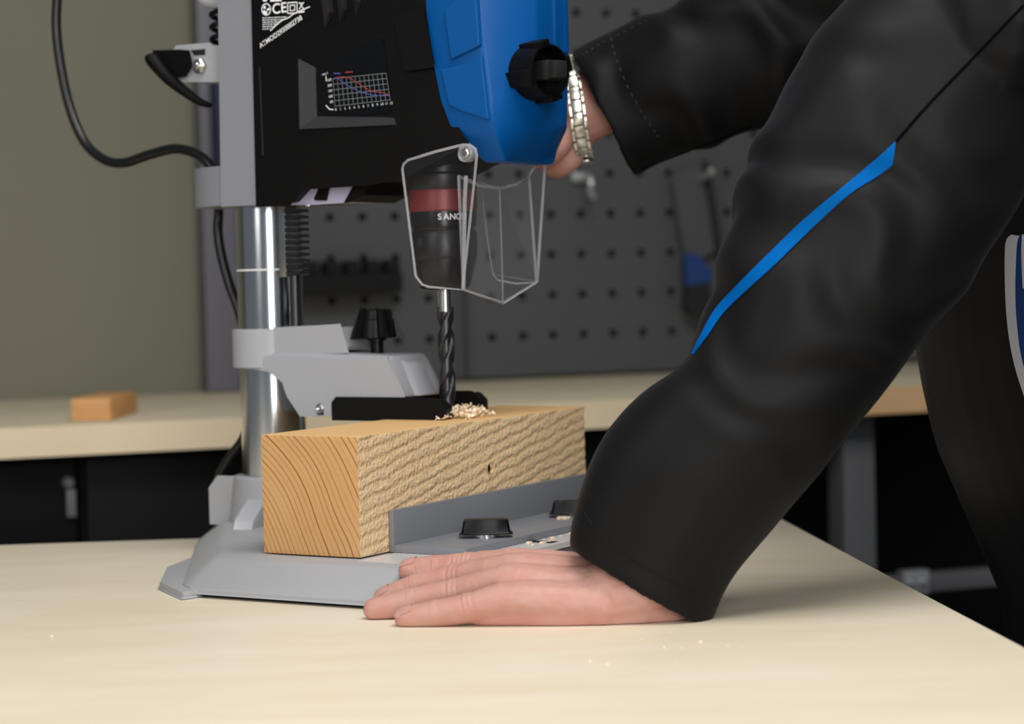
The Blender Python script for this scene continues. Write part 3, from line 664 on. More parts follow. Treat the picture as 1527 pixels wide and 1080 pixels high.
# fork pressing on the beam
BZ = .130
e1 = LZ(660, 625, BZ); e2 = LZ(729, 613, BZ); st = LZ(497, 622, BZ)
fh = 30*1.93/F
yn0, yn1 = -.0365, -.019; e1 = L(660, 612, yn0); yf1 = e2.y; yf0 = yf1-.018
fk = empty('hold_down_fork', (0, 0, 0), 0, hd)
xl = L(497, 610, yn0).x
for ya, yb, xe in ((yn0, yn1, e1.x), (yf0, yf1, LZ(729, 613, BZ).x)):
    bm = bmesh.new(); add_prism(bm, [(xl, BZ+.0004), (xe, BZ+.0004), (xe, BZ+fh*.62), (xe-.008, BZ+fh), (xl+.004, BZ+fh), (xl, BZ+fh-.004)], ya, yb); finish(bm, 'fork_leg', 'black_shiny', fk, bevel=.002)
bm = bmesh.new(); add_box(bm, (xl+.008, yn1-.002, BZ+.0006), (xl+.03, yf0+.002, BZ+fh*.95)); finish(bm, 'fork_bridge', 'black_shiny', fk, bevel=.002)
# --- fence
bx0, bx1 = .149, .247; by0, by1 = -.2155, .166
fs = L(583, 800, -.165); FX = bx1+.0008; 
fy0 = LX(586, 790, FX+.004).y; ftz = LX(586, 761, FX+.004).z; fy1 = .175; fw = LZ(681, 833, TZ+.001).x
fz0 = TZ+.0008; ft = .0045
fe = empty('fence', (0, 0, 0), 0, dp); fe['label'] = 'grey aluminium angle fence with two black knobs'
bm = bmesh.new(); add_box(bm, (FX, fy0, fz0), (FX+ft, fy1, ftz)); finish(bm, 'upright_plate', 'anodised', fe, bevel=.0006)
bm = bmesh.new(); add_box(bm, (FX+ft, fy0, fz0), (fw, fy1, fz0+.006)); finish(bm, 'foot_plate', 'anodised', fe, bevel=.0006)
for px, py, wpx, sc in ((725, 803, 74, 1.), (862, 772, 80, .95)):
    c = LZ(px, py-2, fz0+.006); kw = wpx*c_ if False else wpx*(toW(c).y)/F; kb = empty('fence_knob', (c.x, c.y, fz0+.006), math.radians(31), fe)
    bm = bmesh.new(); add_lathe(bm, [(.011, 0), (.011, .003), (.0095, .0035)], seg=24); finish(bm, 'washer', 'chrome', kb)
    bm = bmesh.new(); hh = .0165*sc; a, b = kw/2, .0085
    add_loft(bm, [[V(-a, -b, .003), V(-a*.35, -b*1.25, .003), V(a*.35, -b*1.25, .003), V(a, -b, .003), V(a, b, .003), V(-a, b, .003)], [V(-a*.9, -b*.8, hh-.001), V(-a*.35, -b*1.05, hh), V(a*.35, -b*1.05, hh), V(a*.9, -b*.8, hh-.001), V(a*.9, b*.8, hh-.001), V(-a*.9, b*.8, hh-.001)]]); finish(bm, 'wing', 'black_shiny', kb, bevel=.0018)
# --- rear clamp lever with bracket
YL = -.03
bm = bmesh.new(); q = [L(x, y, YL) for x, y in ((258, 112), (259, 76), (264, 70), (312, 66), (318, 70), (345, 71), (345, 118), (322, 120), (262, 120))]
add_prism(bm, [(p.x, p.z) for p in q], YL, .02); brk = finish(bm, 'lever_bracket', 'cast_pale', dp, bevel=.0015)
bm = bmesh.new(); add_prism(bm, [(L(x, y, YL).x, L(x, y, YL).z) for x, y in ((285, 75), (306, 73), (306, 82), (290, 83))], YL-.0005, YL+.004); finish(bm, 'bracket_slot', 'black_matte', brk)
p = L(300, 99, YL); bm = bmesh.new(); add_lathe(bm, [(12*1.98/F, 0), (12*1.98/F, .005), (10*1.98/F, .0062)], seg=6, mtx=axis_matrix(p, (0, -1, 0))); add_lathe(bm, [(.0036, .005), (.0036, .009), (.0028, .010)], seg=16, mtx=axis_matrix(p, (0, -1, 0))); finish(bm, 'hex_nut', 'steel', brk, smooth=25)
bm = bmesh.new(); add_prism(bm, [(L(x, y, YL).x, L(x, y, YL).z) for x, y in ((236, 80), (270, 79), (284, 80), (288, 98), (280, 110), (262, 113), (240, 100))], YL-.004, YL+.015); lv = finish(bm, 'clamp_lever', 'black_abs', dp, bevel=.003)
pts = [L(x, y, YL-.008) for x, y in ((226, 84), (234, 96), (252, 117), (275, 136), (298, 152), (312, 157))]
path = smooth_path(pts, 5); m_ = len(path)-1; rings = []
for i, (p, (t, n, b)) in enumerate(zip(path, frames(path))):
    k = i/m_; a = (13.5*(1-k)+4*k)*1.98/F; side = V(t.z, 0, -t.x).normalized(); e = .8+.2*min(1, i/3)
    if i == 0: a *= .7
    rings.append([p+side*math.cos(2*math.pi*j/14)*a*e+V(0, 1, 0)*math.sin(2*math.pi*j/14)*.009*(1-.5*k) for j in range(14)])
bm = bmesh.new(); add_loft(bm, rings); finish(bm, 'lever_grip', 'black_abs', lv, smooth=50)
# spring sleeve and pale cap above the bracket
bm = bmesh.new(); px_, zA, zB = L(326, 40, 0).x, L(326, 70, 0).z, L(326, -40, 0).z
pts = []; turns = 6
for k in range(turns*14+1):
    a = 2*math.pi*k/14; pts.append(V(px_+.007*math.cos(a), .007*math.sin(a), zA+(zB-zA)*k/(turns*14)))
add_tube(bm, pts, .0026, 7); finish(bm, 'spring', 'black_shiny', dp)
bm = bmesh.new(); p = L(318, 2, -.02); add_tube(bm, [p+V(-.016, 0, .008), p+V(-.006, 0, .001), p+V(.014, 0, -.002)], .006, 10, 3); finish(bm, 'spring_cap', 'cast_pale', dp)
# --- power cord
YC = .0
cord = [(92, -60), (86, -10), (84, 40), (90, 95), (104, 160), (126, 212), (155, 238), (185, 243), (222, 231), (262, 222), (295, 231), (315, 250), (325, 275), (326, 315), (325, 345), (330, 380), (342, 425), (358, 470), (372, 540), (375, 600), (365, 650), (345, 680), (330, 706), (325, 728), (332, 742), (352, 740), (375, 744)]
pts = [L(x, y, .02 if y < 300 else .045) for x, y in cord]
bm = bmesh.new(); add_tube(bm, pts, .0050, 12, 6); finish(bm, 'power_cord', 'cord_black', dp)
# --- feed lever on the far side
bm = bmesh.new(); hub = L(760, 120, .06); add_lathe(bm, [(.028, 0), (.028, .025), (.022, .03), (.022, .05), (.016, .054)], seg=28, mtx=axis_matrix(V(RX-.02, .05, hub.z), (0, 1, 0))); fl = finish(bm, 'feed_hub', 'black_abs', dp)
gpt = toL(atY(806, 196, 2.075)); hb_ = V(RX-.02, .09, hub.z); dirv = (gpt-hb_).normalized()
bm = bmesh.new(); add_tube(bm, [hb_, gpt-dirv*.03], .005, 12); finish(bm, 'lever_rod', 'steel', fl)
bm = bmesh.new(); add_tube(bm, [gpt-dirv*.045, gpt-dirv*.03, gpt, gpt+dirv*.03, gpt+dirv*.042], lambda t: .012+.004*math.sin(math.pi*t), 16, 3); finish(bm, 'lever_knob', 'black_abs', fl)

# ================================================================== beam and shavings
bmz0 = TZ+.0008
bw, bl_, bhh = bx1-bx0, by1-by0, BZ-bmz0
beam = empty('wooden_beam', toW((bx0+bw/2, by0+bl_/2, bmz0)), -TH)
tag(beam, 'thick square pine beam on the drill press base, being drilled', 'wooden beam')
bm = bmesh.new(); nx, ny, nz = 24, 150, 42
def bp_(i, j, k):
    x, y, z = -bw/2+bw*i/nx, -bl_/2+bl_*j/ny, bhh*k/nz
    # softened arrises, slight bow of the sawn end, rough sawn side
    ex = 1 if i == nx else 0
    if i == nx: 
        q = Vector((x, y*1, z)); rr_ = math.hypot(x+.24, z+.06)-.055*y+.008*(noise.noise(q*14))
        x += .0005*noise.noise(Vector((y*60, (z-.16*y)*180, 3.)))+.0005*noise.noise(Vector((y*180, z*300, 3.)))
    e = (abs(x) > bw/2-.0015)+(z < .0015)+(z > bhh-.0015)+(abs(y) > bl_/2-.0015)
    if e >= 2: x *= .992; z = bhh/2+(z-bhh/2)*.988; y *= .9985
    if j == 0: z -= 0; y -= .0012*math.sin(math.pi*i/nx)
    if j == ny: y += .0012*noise.noise(Vector((x*200, z*200, 1)))
    return V(x, y, z)
vs = {}
def bv(i, j, k):
    if (i, j, k) not in vs: vs[i, j, k] = bm.verts.new(bp_(i, j, k))
    return vs[i, j, k]
for a in range(nx):
    for b in range(ny):
        for k in (0, nz): bm.faces.new((bv(a, b, k), bv(a+1, b, k), bv(a+1, b+1, k), bv(a, b+1, k)))
    for k in range(nz):
        for b in (0, ny): bm.faces.new((bv(a, b, k), bv(a+1, b, k), bv(a+1, b, k+1), bv(a, b, k+1)))
for b in range(ny):
    for k in range(nz):
        for a in (0, nx): bm.faces.new((bv(a, b, k), bv(a, b+1, k), bv(a, b+1, k+1), bv(a, b, k+1)))
finish(bm, 'timber', 'pine_beam', beam, smooth=30)
kp = LX(731, 697, bx1); kq = kp-V(bx0+bw/2, by0+bl_/2, bmz0)
bm = bmesh.new()
add_loft(bm, [[V(bw/2-.001+d, kq.y+math.cos(a)*.0062*s, kq.z+math.sin(a)*.0052*s) for a in [2*math.pi*j/12 for j in range(12)]] for d, s in ((0, 1.15), (.0019, 1), (.0008, .7), (-.0002, .45))]); finish(bm, 'knot', 'pine_beam', beam)
bm = bmesh.new(); add_loft(bm, [[V(bw/2+.0012+d, kq.y-.004+math.cos(a)*.0022*s, kq.z-.0006+math.sin(a)*.0042*s) for a in [2*math.pi*j/8 for j in range(8)]] for d, s in ((0, 1), (.0006, .6))]); finish(bm, 'knot_crack', 'seam_black', beam)
# drill shavings (uncountable curls)
bm = bmesh.new(); random.seed(3)
for k in range(190):
    a = random.uniform(0, 2*math.pi); r = .008+abs(random.gauss(0, .013)); px_, py_ = RX+.016+r*math.cos(a)*.75, -.001+r*math.sin(a)*1.2
    if px_ > bx1-.004 or px_ < bx0+.004: continue
    z = BZ+.0015+max(0, .010-.35*max(0, r-.006))*random.random()
    ln, wd_ = random.uniform(.002, .006), random.uniform(.0008, .0018); ax = Matrix.Rotation(random.uniform(0, 6.28), 3, 'Z') @ Matrix.Rotation(random.uniform(-.9, .9), 3, 'X')
    cur = random.uniform(150, 420); r1, r2 = [], []
    for q in range(4):
        t = q/3*ln; off = ax @ V(math.sin(t*cur)/cur, 0, (1-math.cos(t*cur))/cur); wv = ax @ V(0, wd_, 0)
        c = V(px_, py_, z)+off; r1.append(c-wv); r2.append(c+wv)
    tk = V(0, 0, .0004)
    add_loft(bm, [[a_, b_, b_+tk, a_+tk] for a_, b_ in zip(r1, r2)])
o = finish(bm, 'wood_shavings', 'shaving', loc=(C0.x, C0.y, 0)); o.rotation_euler.z = -TH
tag(o, 'pale curled wood shavings heaped around the drill bit', 'shavings', kind='stuff')
bm = bmesh.new()
for k in range(16):
    a, b = random.uniform(fw+.004, .34), random.uniform(-.1, .0); z = (fz0+.006 if a < fw else TZ+.0009); s = random.uniform(.0006, .0016)
    add_box(bm, (a-s, b-s*2, z), (a+s, b+s, z+s))
for px, py, n in ((842, 774, 7),):
    c = LZ(px, py, fz0+.006)
    for k in range(n):
        q = V(c.x+random.gauss(0, .004), c.y+random.gauss(0, .004), fz0+.006); add_box(bm, q-V(.002, .0008, 0), q+V(.001, .002, .002))
for k in range(8):
    p = toL(atZ(random.uniform(860, 1150), random.uniform(935, 1000), 0)); s = random.uniform(.0003, .0006); add_box(bm, p-V(s, s*1.6, 0), p+V(s, s, s))
for px, py in ((880, 987), (906, 991), (77, 950), (1045, 958)):
    p = toL(atZ(px, py, 0)); add_box(bm, p-V(.0011, .0004, 0), p+V(.0008, .0012, .0012))
o = finish(bm, 'wood_crumbs', 'shaving', loc=(C0.x, C0.y, 0), smooth=0); o.rotation_euler.z = -TH
tag(o, 'tiny pale wood crumbs scattered over fence and table', 'crumbs', kind='stuff')

# ================================================================== person
person = empty('person', (.53, 1.82, FLOORZ)); PO = Vector((.53, 1.82, FLOORZ))
tag(person, 'person in black work jacket with blue stripe, leaning on table and working the drill', 'person')
def ell_rings(path, rads, seg=20, ref=None):
    """rads: list of (ra, rb): ra along ref-ish axis"""
    fr = frames(path); out = []
    for p, (t, n, b), (ra, rb) in zip(path, fr, rads):
        if ref is not None:
            a = (ref-t*ref.dot(t)).normalized(); c = t.cross(a)
        else: a, c = n, b
        out.append([p+a*math.cos(2*math.pi*k/seg)*ra+c*math.sin(2*math.pi*k/seg)*rb for k in range(seg)])
    return out
def interp_list(vals, sub):
    out = []
    for a, b in zip(vals, vals[1:]):
        for k in range(sub): out.append(tuple(x+(y-x)*k/sub for x, y in zip(a, b)))
    return out+[vals[-1]]
def limb(bm, pts, rads, ref=None, sub=4, seg=20, round_end=True, round_start=True):
    P = smooth_path(pts, sub); R = interp_list([(r, r) if not isinstance(r, tuple) else r for r in rads], sub)
    T0 = (P[1]-P[0]).normalized(); T1 = (P[-1]-P[-2]).normalized()
    if round_end:
        ra, rb = R[-1]; m_ = min(ra, rb); Pe = P[-1]
        for a in (.5, .8, .97): P.append(Pe+T1*m_*a); R.append((ra*math.sqrt(1-a*a), rb*math.sqrt(1-a*a)))
    if round_start:
        ra, rb = R[0]; m_ = min(ra, rb); Ps = P[0]
        for a in (.5, .8, .97): P.insert(0, Ps-T0*m_*a); R.insert(0, (ra*math.sqrt(1-a*a), rb*math.sqrt(1-a*a)))
    add_loft(bm, ell_rings(P, R, seg, ref))
def remeshed(bm, voxel, smooth_it=3, fac=.5):
    bmesh.ops.recalc_face_normals(bm, faces=bm.faces)
    me = bpy.data.meshes.new('tmp'); bm.to_mesh(me); bm.free()
    o = bpy.data.objects.new('tmp', me); COL.objects.link(o)
    md = o.modifiers.new('r', 'REMESH'); md.mode = 'VOXEL'; md.voxel_size = voxel
    if smooth_it: ms = o.modifiers.new('s', 'SMOOTH'); ms.iterations = smooth_it; ms.factor = fac
    dg = bpy.context.evaluated_depsgraph_get(); m2 = bpy.data.meshes.new_from_object(o.evaluated_get(dg))
    bpy.data.objects.remove(o); bpy.data.meshes.remove(me); return m2
# ---- near (left) hand, flat on the table
def D(px, py, d): return atY(px, py, d)
UP = Vector((0, 0, 1))
mcpL, mcpR, mcpM, mcpI = D(757, 895, 1.560), D(757, 869, 1.583), D(762, 852, 1.604), D(766, 844, 1.622)
hand = bmesh.new()
fingers = {
 'little': ([mcpL, D(700, 907, 1.562), D(650, 916, 1.566), D(604, 922, 1.568)], [.0120, .0113, .0106, .0084]),
 'ring':   ([mcpR, D(680, 885, 1.598), D(615, 898, 1.604), D(558, 909, 1.604)], [.0122, .0116, .0110, .0087]),
 'middle': ([mcpM, D(682, 863, 1.628), D(622, 877, 1.636), D(574, 894, 1.640)], [.0124, .0116, .0110, .0090]),
 'index':  ([mcpI, D(700, 846, 1.637), D(655, 848, 1.648), D(611, 851, 1.655)], [.0122, .0114, .0107, .0090])}
roots = {'little': (D(900, 905, 1.562), .0190), 'ring': (D(908, 890, 1.574), .0215), 'middle': (D(908, 876, 1.590), .0225), 'index': (D(900, 868, 1.606), .0215)}
for nm, (pts, rr_) in fingers.items():       # fingertip, joints, knuckle and metacarpal as one tapering chain
    w_, rw = roots[nm]; m_ = pts[0]
    limb(hand, [w_, m_.lerp(w_, .5), m_]+pts[1:], [rw, (rw+.0128)/2, .0130]+rr_[1:], sub=5, seg=18)
    for k in (1, 2):                         # slight swelling at each joint
        bmesh.ops.create_uvsphere(hand, u_segments=16, v_segments=10, radius=rr_[k]*1.05, matrix=Matrix.Translation(pts[k]+Vector((0, 0, .0003))))
av = (mcpL+mcpR+mcpM+mcpI)/4; hdir = (mcpI-mcpL).normalized(); wc = D(908, 886, 1.580)
limb(hand, [av, av.lerp(wc, .5)+Vector((0, 0, -.002)), wc], [(.034, .0125), (.037, .018), (.034, .0235)], ref=hdir, sub=5, seg=28)
# heel of the hand on the table
limb(hand, [D(715, 920, 1.563), D(775, 916, 1.562), D(840, 914, 1.562), D(905, 914, 1.565), D(955, 913, 1.568)], [.0075, .0115, .0160, .0185, .0185], sub=5)
limb(hand, [D(775, 896, 1.588), D(840, 902, 1.588), D(905, 905, 1.585), D(955, 902, 1.58)], [.0135, .0180, .0215, .0230], sub=5)
limb(hand, [D(900, 913, 1.566), D(955, 920, 1.568), D(1000, 913, 1.574)], [.0190, .0170, .0165], sub=4)
# thumb, tucked behind the palm
limb(hand, [D(880, 893, 1.608), D(835, 886, 1.640), D(800, 884, 1.662), D(768, 884, 1.675)], [.017, .0135, .0115, .009], sub=5)
# wrist and forearm up into the sleeve
limb(hand, [D(915, 890, 1.575), D(960, 868, 1.575), D(1010, 800, 1.577), D(1110, 640, 1.577), D(1240, 430, 1.58)], [(.031, .029), (.030, .027), (.027, .026), (.027, .030), (.030, .034)], ref=Vector((0, 1, 0)), sub=4)
# ---- far (right) hand round the feed lever
gw = toW(gpt); fw_ = toW(gpt+dirv*.02)-gw; fw_.normalize(); w2 = D(893, 150, 2.075); wr = D(858, 168, 2.077)
palm2 = D(826, 190, 2.085)
limb(hand, [D(1040, 80, 2.06), D(960, 118, 2.066), w2, wr, palm2], [(.045, .042), (.040, .036), (.034, .030), (.034, .028), (.038, .024)], ref=UP, sub=4)
lev = (toW(gpt)-toW(hb_)).normalized(); across = UP.cross(lev).normalized()
for k in range(4):
    c = gw+lev*(-.030+.021*k); tocam = (wr-gw); tocam = (tocam-lev*tocam.dot(lev)).normalized(); sd = lev.cross(tocam)
    rr_ = .024; pts = [c+tocam*.034+sd*.012]+[c+(tocam*math.cos(a)+sd*math.sin(a))*rr_ for a in (.9, 1.7, 2.6, 3.5, 4.2)]
    limb(hand, pts, [.0115, .0108, .0104, .0098, .009, .0078], sub=4, seg=14)
    limb(hand, [palm2, c+tocam*.036+sd*.008], [.018, .0135], sub=3, seg=14)
sd = lev.cross((wr-gw).normalized()).normalized()
limb(hand, [wr.lerp(palm2, .5), gw+(wr-gw).normalized()*.03-sd*.018, gw-sd*.026+lev*-.01, gw-sd*.024-(wr-gw).normalized()*.018], [.018, .014, .0115, .009], sub=4, seg=14)
hm = remeshed(hand, .0013, 9, .5)
# ---- coarse body under the clothes: torso, upper arms, neck, head, legs
body = bmesh.new()
hip = V(.545, 1.82, -.02); chest = V(.462, 1.82, .34); neckb = V(.415, 1.82, .50); headc = V(.33, 1.82, .665)
shL = V(.47, 1.63, .47); shR = V(.45, 2.01, .48)
YX = Vector((0, 1, 0))
limb(body, [hip+V(0, 0, -.06), hip, V(.495, 1.82, .15), chest, neckb], [(.135, .075), (.135, .078), (.13, .075), (.14, .08), (.065, .05)], ref=YX, seg=28)
limb(body, [neckb, V(.385, 1.82, .56), headc+V(.01, 0, -.06)], [.062, .055, .058])
limb(body, [shL, D(1330, 260, 1.60), D(1240, 430, 1.58)], [.036, .036, .030]); limb(body, [shR, D(1240, 20, 2.03), D(1040, 80, 2.06)], [.042, .042, .040])
limb(body, [neckb+V(.03, 0, -.05), shL], [.05, .036]); limb(body, [neckb+V(.03, 0, -.05), shR], [.05, .040])
for sy in (-.09, .09):
    limb(body, [hip+V(.02, sy, -.05), V(.58, 1.82+sy*1.1, -.42), V(.60, 1.82+sy*1.2, -.80), V(.585, 1.82+sy*1.2, -.85)], [.07, .055, .042, .04])
# head: skull, jaw, nose, ears, brow, lips; looks down and to the left at the drill
hq = Matrix.Translation(headc) @ Matrix.Rotation(math.radians(-28), 4, 'Y')     # local -x is the face
def hs(loc, scale, seg=20):
    bmesh.ops.create_uvsphere(body, u_segments=seg, v_segments=seg//2+2, radius=1, matrix=hq @ Matrix.Translation(loc) @ Matrix.Diagonal((*scale, 1)))
hs((.012, 0, .025), (.098, .076, .098)); hs((-.035, 0, -.045), (.058, .056, .068)); hs((-.078, 0, -.088), (.022, .026, .018)); hs((-.094, 0, -.018), (.024, .015, .014)); hs((-.088, 0, .002), (.012, .009, .030))
hs((-.083, 0, .040), (.016, .050, .012)); hs((-.087, 0, -.050), (.012, .025, .006)); hs((-.086, 0, -.062), (.012, .022, .006))
for sy in (-1, 1): hs((.012, sy*.078, -.005), (.020, .010, .034)); hs((-.056, sy*.034, -.022), (.024, .024, .022))
bmm = remeshed(body, .006, 4, .5)
comb = bmesh.new(); comb.from_mesh(hm); comb.normal_update()
# creases over the finger joints and tendon lines on the back of the hand
creases = []
for nm, (pts, rr_) in fingers.items():
    for k, w_, amp in ((1, .0042, .0009), (2, .0030, .0006)):
        creases.append((pts[k], (pts[k+1]-pts[k-1]).normalized(), w_, amp))
tend = [(m_, D(890, py, d)) for m_, py, d in ((mcpL, 893, 1.562), (mcpR, 872, 1.575), (mcpM, 858, 1.592), (mcpI, 850, 1.606))]
for v in comb.verts:
    p = v.co
    if p.y > 1.75 or p.x > .2: continue
    off = 0.
    if v.normal.z > -.2:
        for c, t, w_, amp in creases:
            q = p-c
            if q.length < .019:
                s_ = q.dot(t); f = max(0, min(1, (v.normal.z+.2)/.5)); wob = .0006*noise.noise(p*260)
                off -= amp*f*(math.exp(-((s_+wob)/.0011)**2)+.8*math.exp(-((s_+wob-w_)/.0010)**2)+.7*math.exp(-((s_+wob+w_)/.0010)**2))
        for a, b in tend:
            ab = b-a; t = (p-a).dot(ab)/ab.length_squared
            if -.1 < t < 1: 
                dd = (p-a-ab*t); dd.z = 0; off += .0011*math.exp(-(dd.length/.0042)**2)*max(0, v.normal.z)*(1-t*.5)
        off += .0005*noise.noise(p*90)+.00025*noise.noise(p*300)
    v.co = p+v.normal*off
comb.from_mesh(bmm)
bpy.data.meshes.remove(hm); bpy.data.meshes.remove(bmm)
for v in comb.verts:                         # keep the resting hand on the table
    if v.co.z < .0006 and v.co.z > -.02 and v.co.x < .2 and v.co.y < 1.75: v.co.z = .0006
for v in comb.verts: v.co -= PO
bo = finish(comb, 'body', 'skin', person, smooth=180)
bpy.context.view_layer.update()
bvh = BVHTree.FromPolygons([v.co+PO for v in bo.data.vertices], [p.vertices[:] for p in bo.data.polygons])
# fingernails
for nm, (px, py, a) in {'little': (604, 908, .25), 'middle': (566, 886, .35), 'index': (617, 840, .05)}.items():
    pts = fingers[nm][0]; tip = pts[-1]; dr = (pts[-1]-pts[-2]).normalized(); nrm = (UP-dr*dr.dot(UP)).normalized()
    nrm = (nrm+Vector((0, -.25, 0))).normalized(); sd_ = dr.cross(nrm).normalized(); rad_ = fingers[nm][1][-1]
    bm = bmesh.new(); rings = []
    for i in range(6):
        u_ = -.006+i*.0026; row = []
        for j in range(7):
            v_ = (j-3)/3; q = tip+dr*u_+sd_*v_*.0060*(1-.12*(i == 0)); hit = bvh.ray_cast(q+nrm*.03, -nrm)
            hz = hit[0] if hit[0] is not None else q+nrm*rad_*.5
            row.append(hz+nrm*(.0012-.0004*v_*v_)-PO)
        rings.append(row)
    add_loft(bm, rings, cap=False, closed=False); bmesh.ops.solidify(bm, geom=bm.faces[:], thickness=.0005); finish(bm, 'fingernail', 'nail', bo, smooth=60)
for sy in (-1, 1):
    bm = bmesh.new(); bmesh.ops.create_uvsphere(bm, u_segments=14, v_segments=8, radius=.0115, matrix=Matrix.Translation(-PO) @ hq @ Matrix.Translation((-.0685, sy*.029, .018))); finish(bm, 'eye', 'eye_white', bo)
    bm = bmesh.new(); bmesh.ops.create_uvsphere(bm, u_segments=10, v_segments=6, radius=.0052, matrix=Matrix.Translation(-PO) @ hq @ Matrix.Translation((-.0762, sy*.029, .017))); finish(bm, 'iris', 'hair_brown', bo)
bm = bmesh.new(); bmesh.ops.create_uvsphere(bm, u_segments=36, v_segments=20, radius=1, matrix=Matrix.Translation(-PO) @ hq @ Matrix.Translation((.018, 0, .036)) @ Matrix.Diagonal((.101, .084, .098, 1)))
iq = (Matrix.Translation(-PO) @ hq).inverted()
for v in list(bm.verts):
    l = iq @ v.co
    if (l.x < -.045 and l.z < .075) or l.z < -.045 or (l.x < .0 and l.z < .02): bm.verts.remove(v)
bmesh.ops.solidify(bm, geom=bm.faces[:], thickness=.006); finish(bm, 'hair', 'hair_brown', person, smooth=60)

# ---- jacket
def sleeve_rings(st, kd=.86, seg=40):
    C = []; Hh = []
    for (a, b, d) in st:
        pa, pb = atY(*a, d), atY(*b, d); C.append((pa+pb)/2); Hh.append((pb-pa)/2)
    sub = 5; Cs = smooth_path(C, sub); Hs = smooth_path(Hh, sub); out = []
    for i in range(len(Cs)):
        t = (Cs[min(i+1, len(Cs)-1)]-Cs[max(i-1, 0)]).normalized(); h = Hs[i]; w_ = t.cross(h).normalized()*h.length*kd
        out.append((Cs[i], h, w_, t))
    return out
def ring_of(c, h, w_, s=1., seg=40): return [c+(h*math.cos(2*math.pi*k/seg)+w_*math.sin(2*math.pi*k/seg))*s for k in range(seg)]
def add_sleeve(bm, st, kd):
    R = sleeve_rings(st, kd); c, h, w_, t = R[0]; r = h.length; th_ = .0065
    inner = [ring_of(c+t*d, h, w_, 1-th_/r*k) for d, k in ((.06, 2.0), (.03, 1.3), (.006, 1.05), (.0012, .8))]
    inner = [ring_of(c+t*.07, h, w_, .25)]+inner
    add_loft(bm, inner+[ring_of(c+t*.0, h, w_, 1-th_/r*.35), ring_of(c+t*.002, h, w_, 1)]+[ring_of(c_, h_, ww, 1) for c_, h_, ww, t_ in R[1:]])
near_st = [((846, 822), (1058, 940), 1.575), ((852, 778), (1090, 866), 1.575), ((874, 712), (1160, 781), 1.575), ((906, 648), (1228, 700), 1.575), ((962, 586), (1300, 612), 1.575), ((1026, 530), (1376, 508), 1.575), ((1058, 430), (1432, 440), 1.58), ((1098, 300), (1486, 352), 1.59), ((1138, 190), (1540, 262), 1.60), ((1182, 96), (1590, 170), 1.61), ((1250, 6), (1640, 60), 1.62), ((1350, -75), (1660, -40), 1.63)]
far_st = [((850, 76), (947, 262), 2.075), ((914, 47), (992, 240), 2.07), ((986, 13), (1062, 216), 2.06), ((1060, -22), (1140, 192), 2.05), ((1150, -62), (1232, 165), 2.04), ((1262, -110), (1340, 130), 2.03), ((1390, -170), (1470, 100), 2.01)]
jk = bmesh.new(); add_sleeve(jk, near_st, .62); add_sleeve(jk, far_st, .80)
limb(jk, [V(.545, 1.82, -.10), V(.535, 1.82, .0), V(.488, 1.82, .13), V(.470, 1.82, .22), V(.462, 1.82, .34), V(.44, 1.82, .45), V(.415, 1.82, .52)], [(.19, .118), (.19, .12), (.185, .125), (.185, .125), (.20, .125), (.16, .11), (.085, .075)], ref=YX, seg=40, round_start=False, round_end=False)
limb(jk, [V(.47, 1.80, .44), V(.485, 1.68, .44), D(1500, 40, 1.62)], [.10, .10, .088]); limb(jk, [V(.45, 1.84, .45), V(.44, 1.96, .46), D(1420, -40, 2.02)], [.09, .09, .08])
limb(jk, [V(.415, 1.82, .50), V(.395, 1.82, .555)], [.082, .075], round_end=False)
jm = remeshed(jk, .0027, 16, .5)
c2 = bmesh.new(); c2.from_mesh(jm); bpy.data.meshes.remove(jm); c2.normal_update()
# folds: elbow creases on both sleeves, gentle drape elsewhere
elb = D(1170, 330, 1.54); armd = (D(1400, 100, 1.6)-D(1000, 800, 1.575)).normalized()
for v in c2.verts:
    p = v.co; n1 = noise.noise(p*9+Vector((3, 1, 0)))*.0045+noise.noise(p*22)*.0012
    near_ = math.exp(-((p-elb).length/.13)**2)
    s = (p-elb).dot(armd); n1 += near_*.0034*math.sin(s*95+6*noise.noise(p*12))
    f = math.exp(-((p-D(1150, 90, 2.0)).length/.14)**2); n1 += f*.005*math.sin((p.x*70+p.z*35)+5*noise.noise(p*14))
    edge = min(1, (p-D(950, 880, 1.575)).length/.16)
    v.co = p+v.normal*n1*(.25+.75*edge)-PO
jo = finish(c2, 'jacket', 'jacket_black', person, smooth=180)
bvj = BVHTree.FromPolygons([v.co+PO for v in jo.data.vertices], [p.vertices[:] for p in jo.data.polygons])
def cast(px, py, off=.0012):
    d = ray(px, py).normalized(); h = bvj.ray_cast(EYE, d)
    return None if h[0] is None else h[0]-d*off+h[1]*0
def resample(pts, n):
    P = smooth_path([(x, y, 0) for x, y in pts], 8); out = []; 
    for i in range(n):
        t = i/(n-1)*(len(P)-1); k = min(int(t), len(P)-2); q = P[k].lerp(P[k+1], t-k); out.append((q.x, q.y))
    return out
def cast_strip(name, ea, eb, material, off=.0014, n=60, th=.0016, across=5):
    A, Bq = resample(ea, n), resample(eb, n); rows = []
    for a, b in zip(A, Bq):
        row = [cast(a[0]+(b[0]-a[0])*k/across, a[1]+(b[1]-a[1])*k/across, off) for k in range(across+1)]
        if all(r is not None for r in row) and max((row[i]-row[i+1]).length for i in range(across)) < .03: rows.append([r-PO for r in row])
    if len(rows) < 2: return None
    bm = bmesh.new(); add_loft(bm, rows, cap=False, closed=False); bmesh.ops.solidify(bm, geom=bm.faces[:], thickness=th); return finish(bm, name, material, jo, smooth=60)
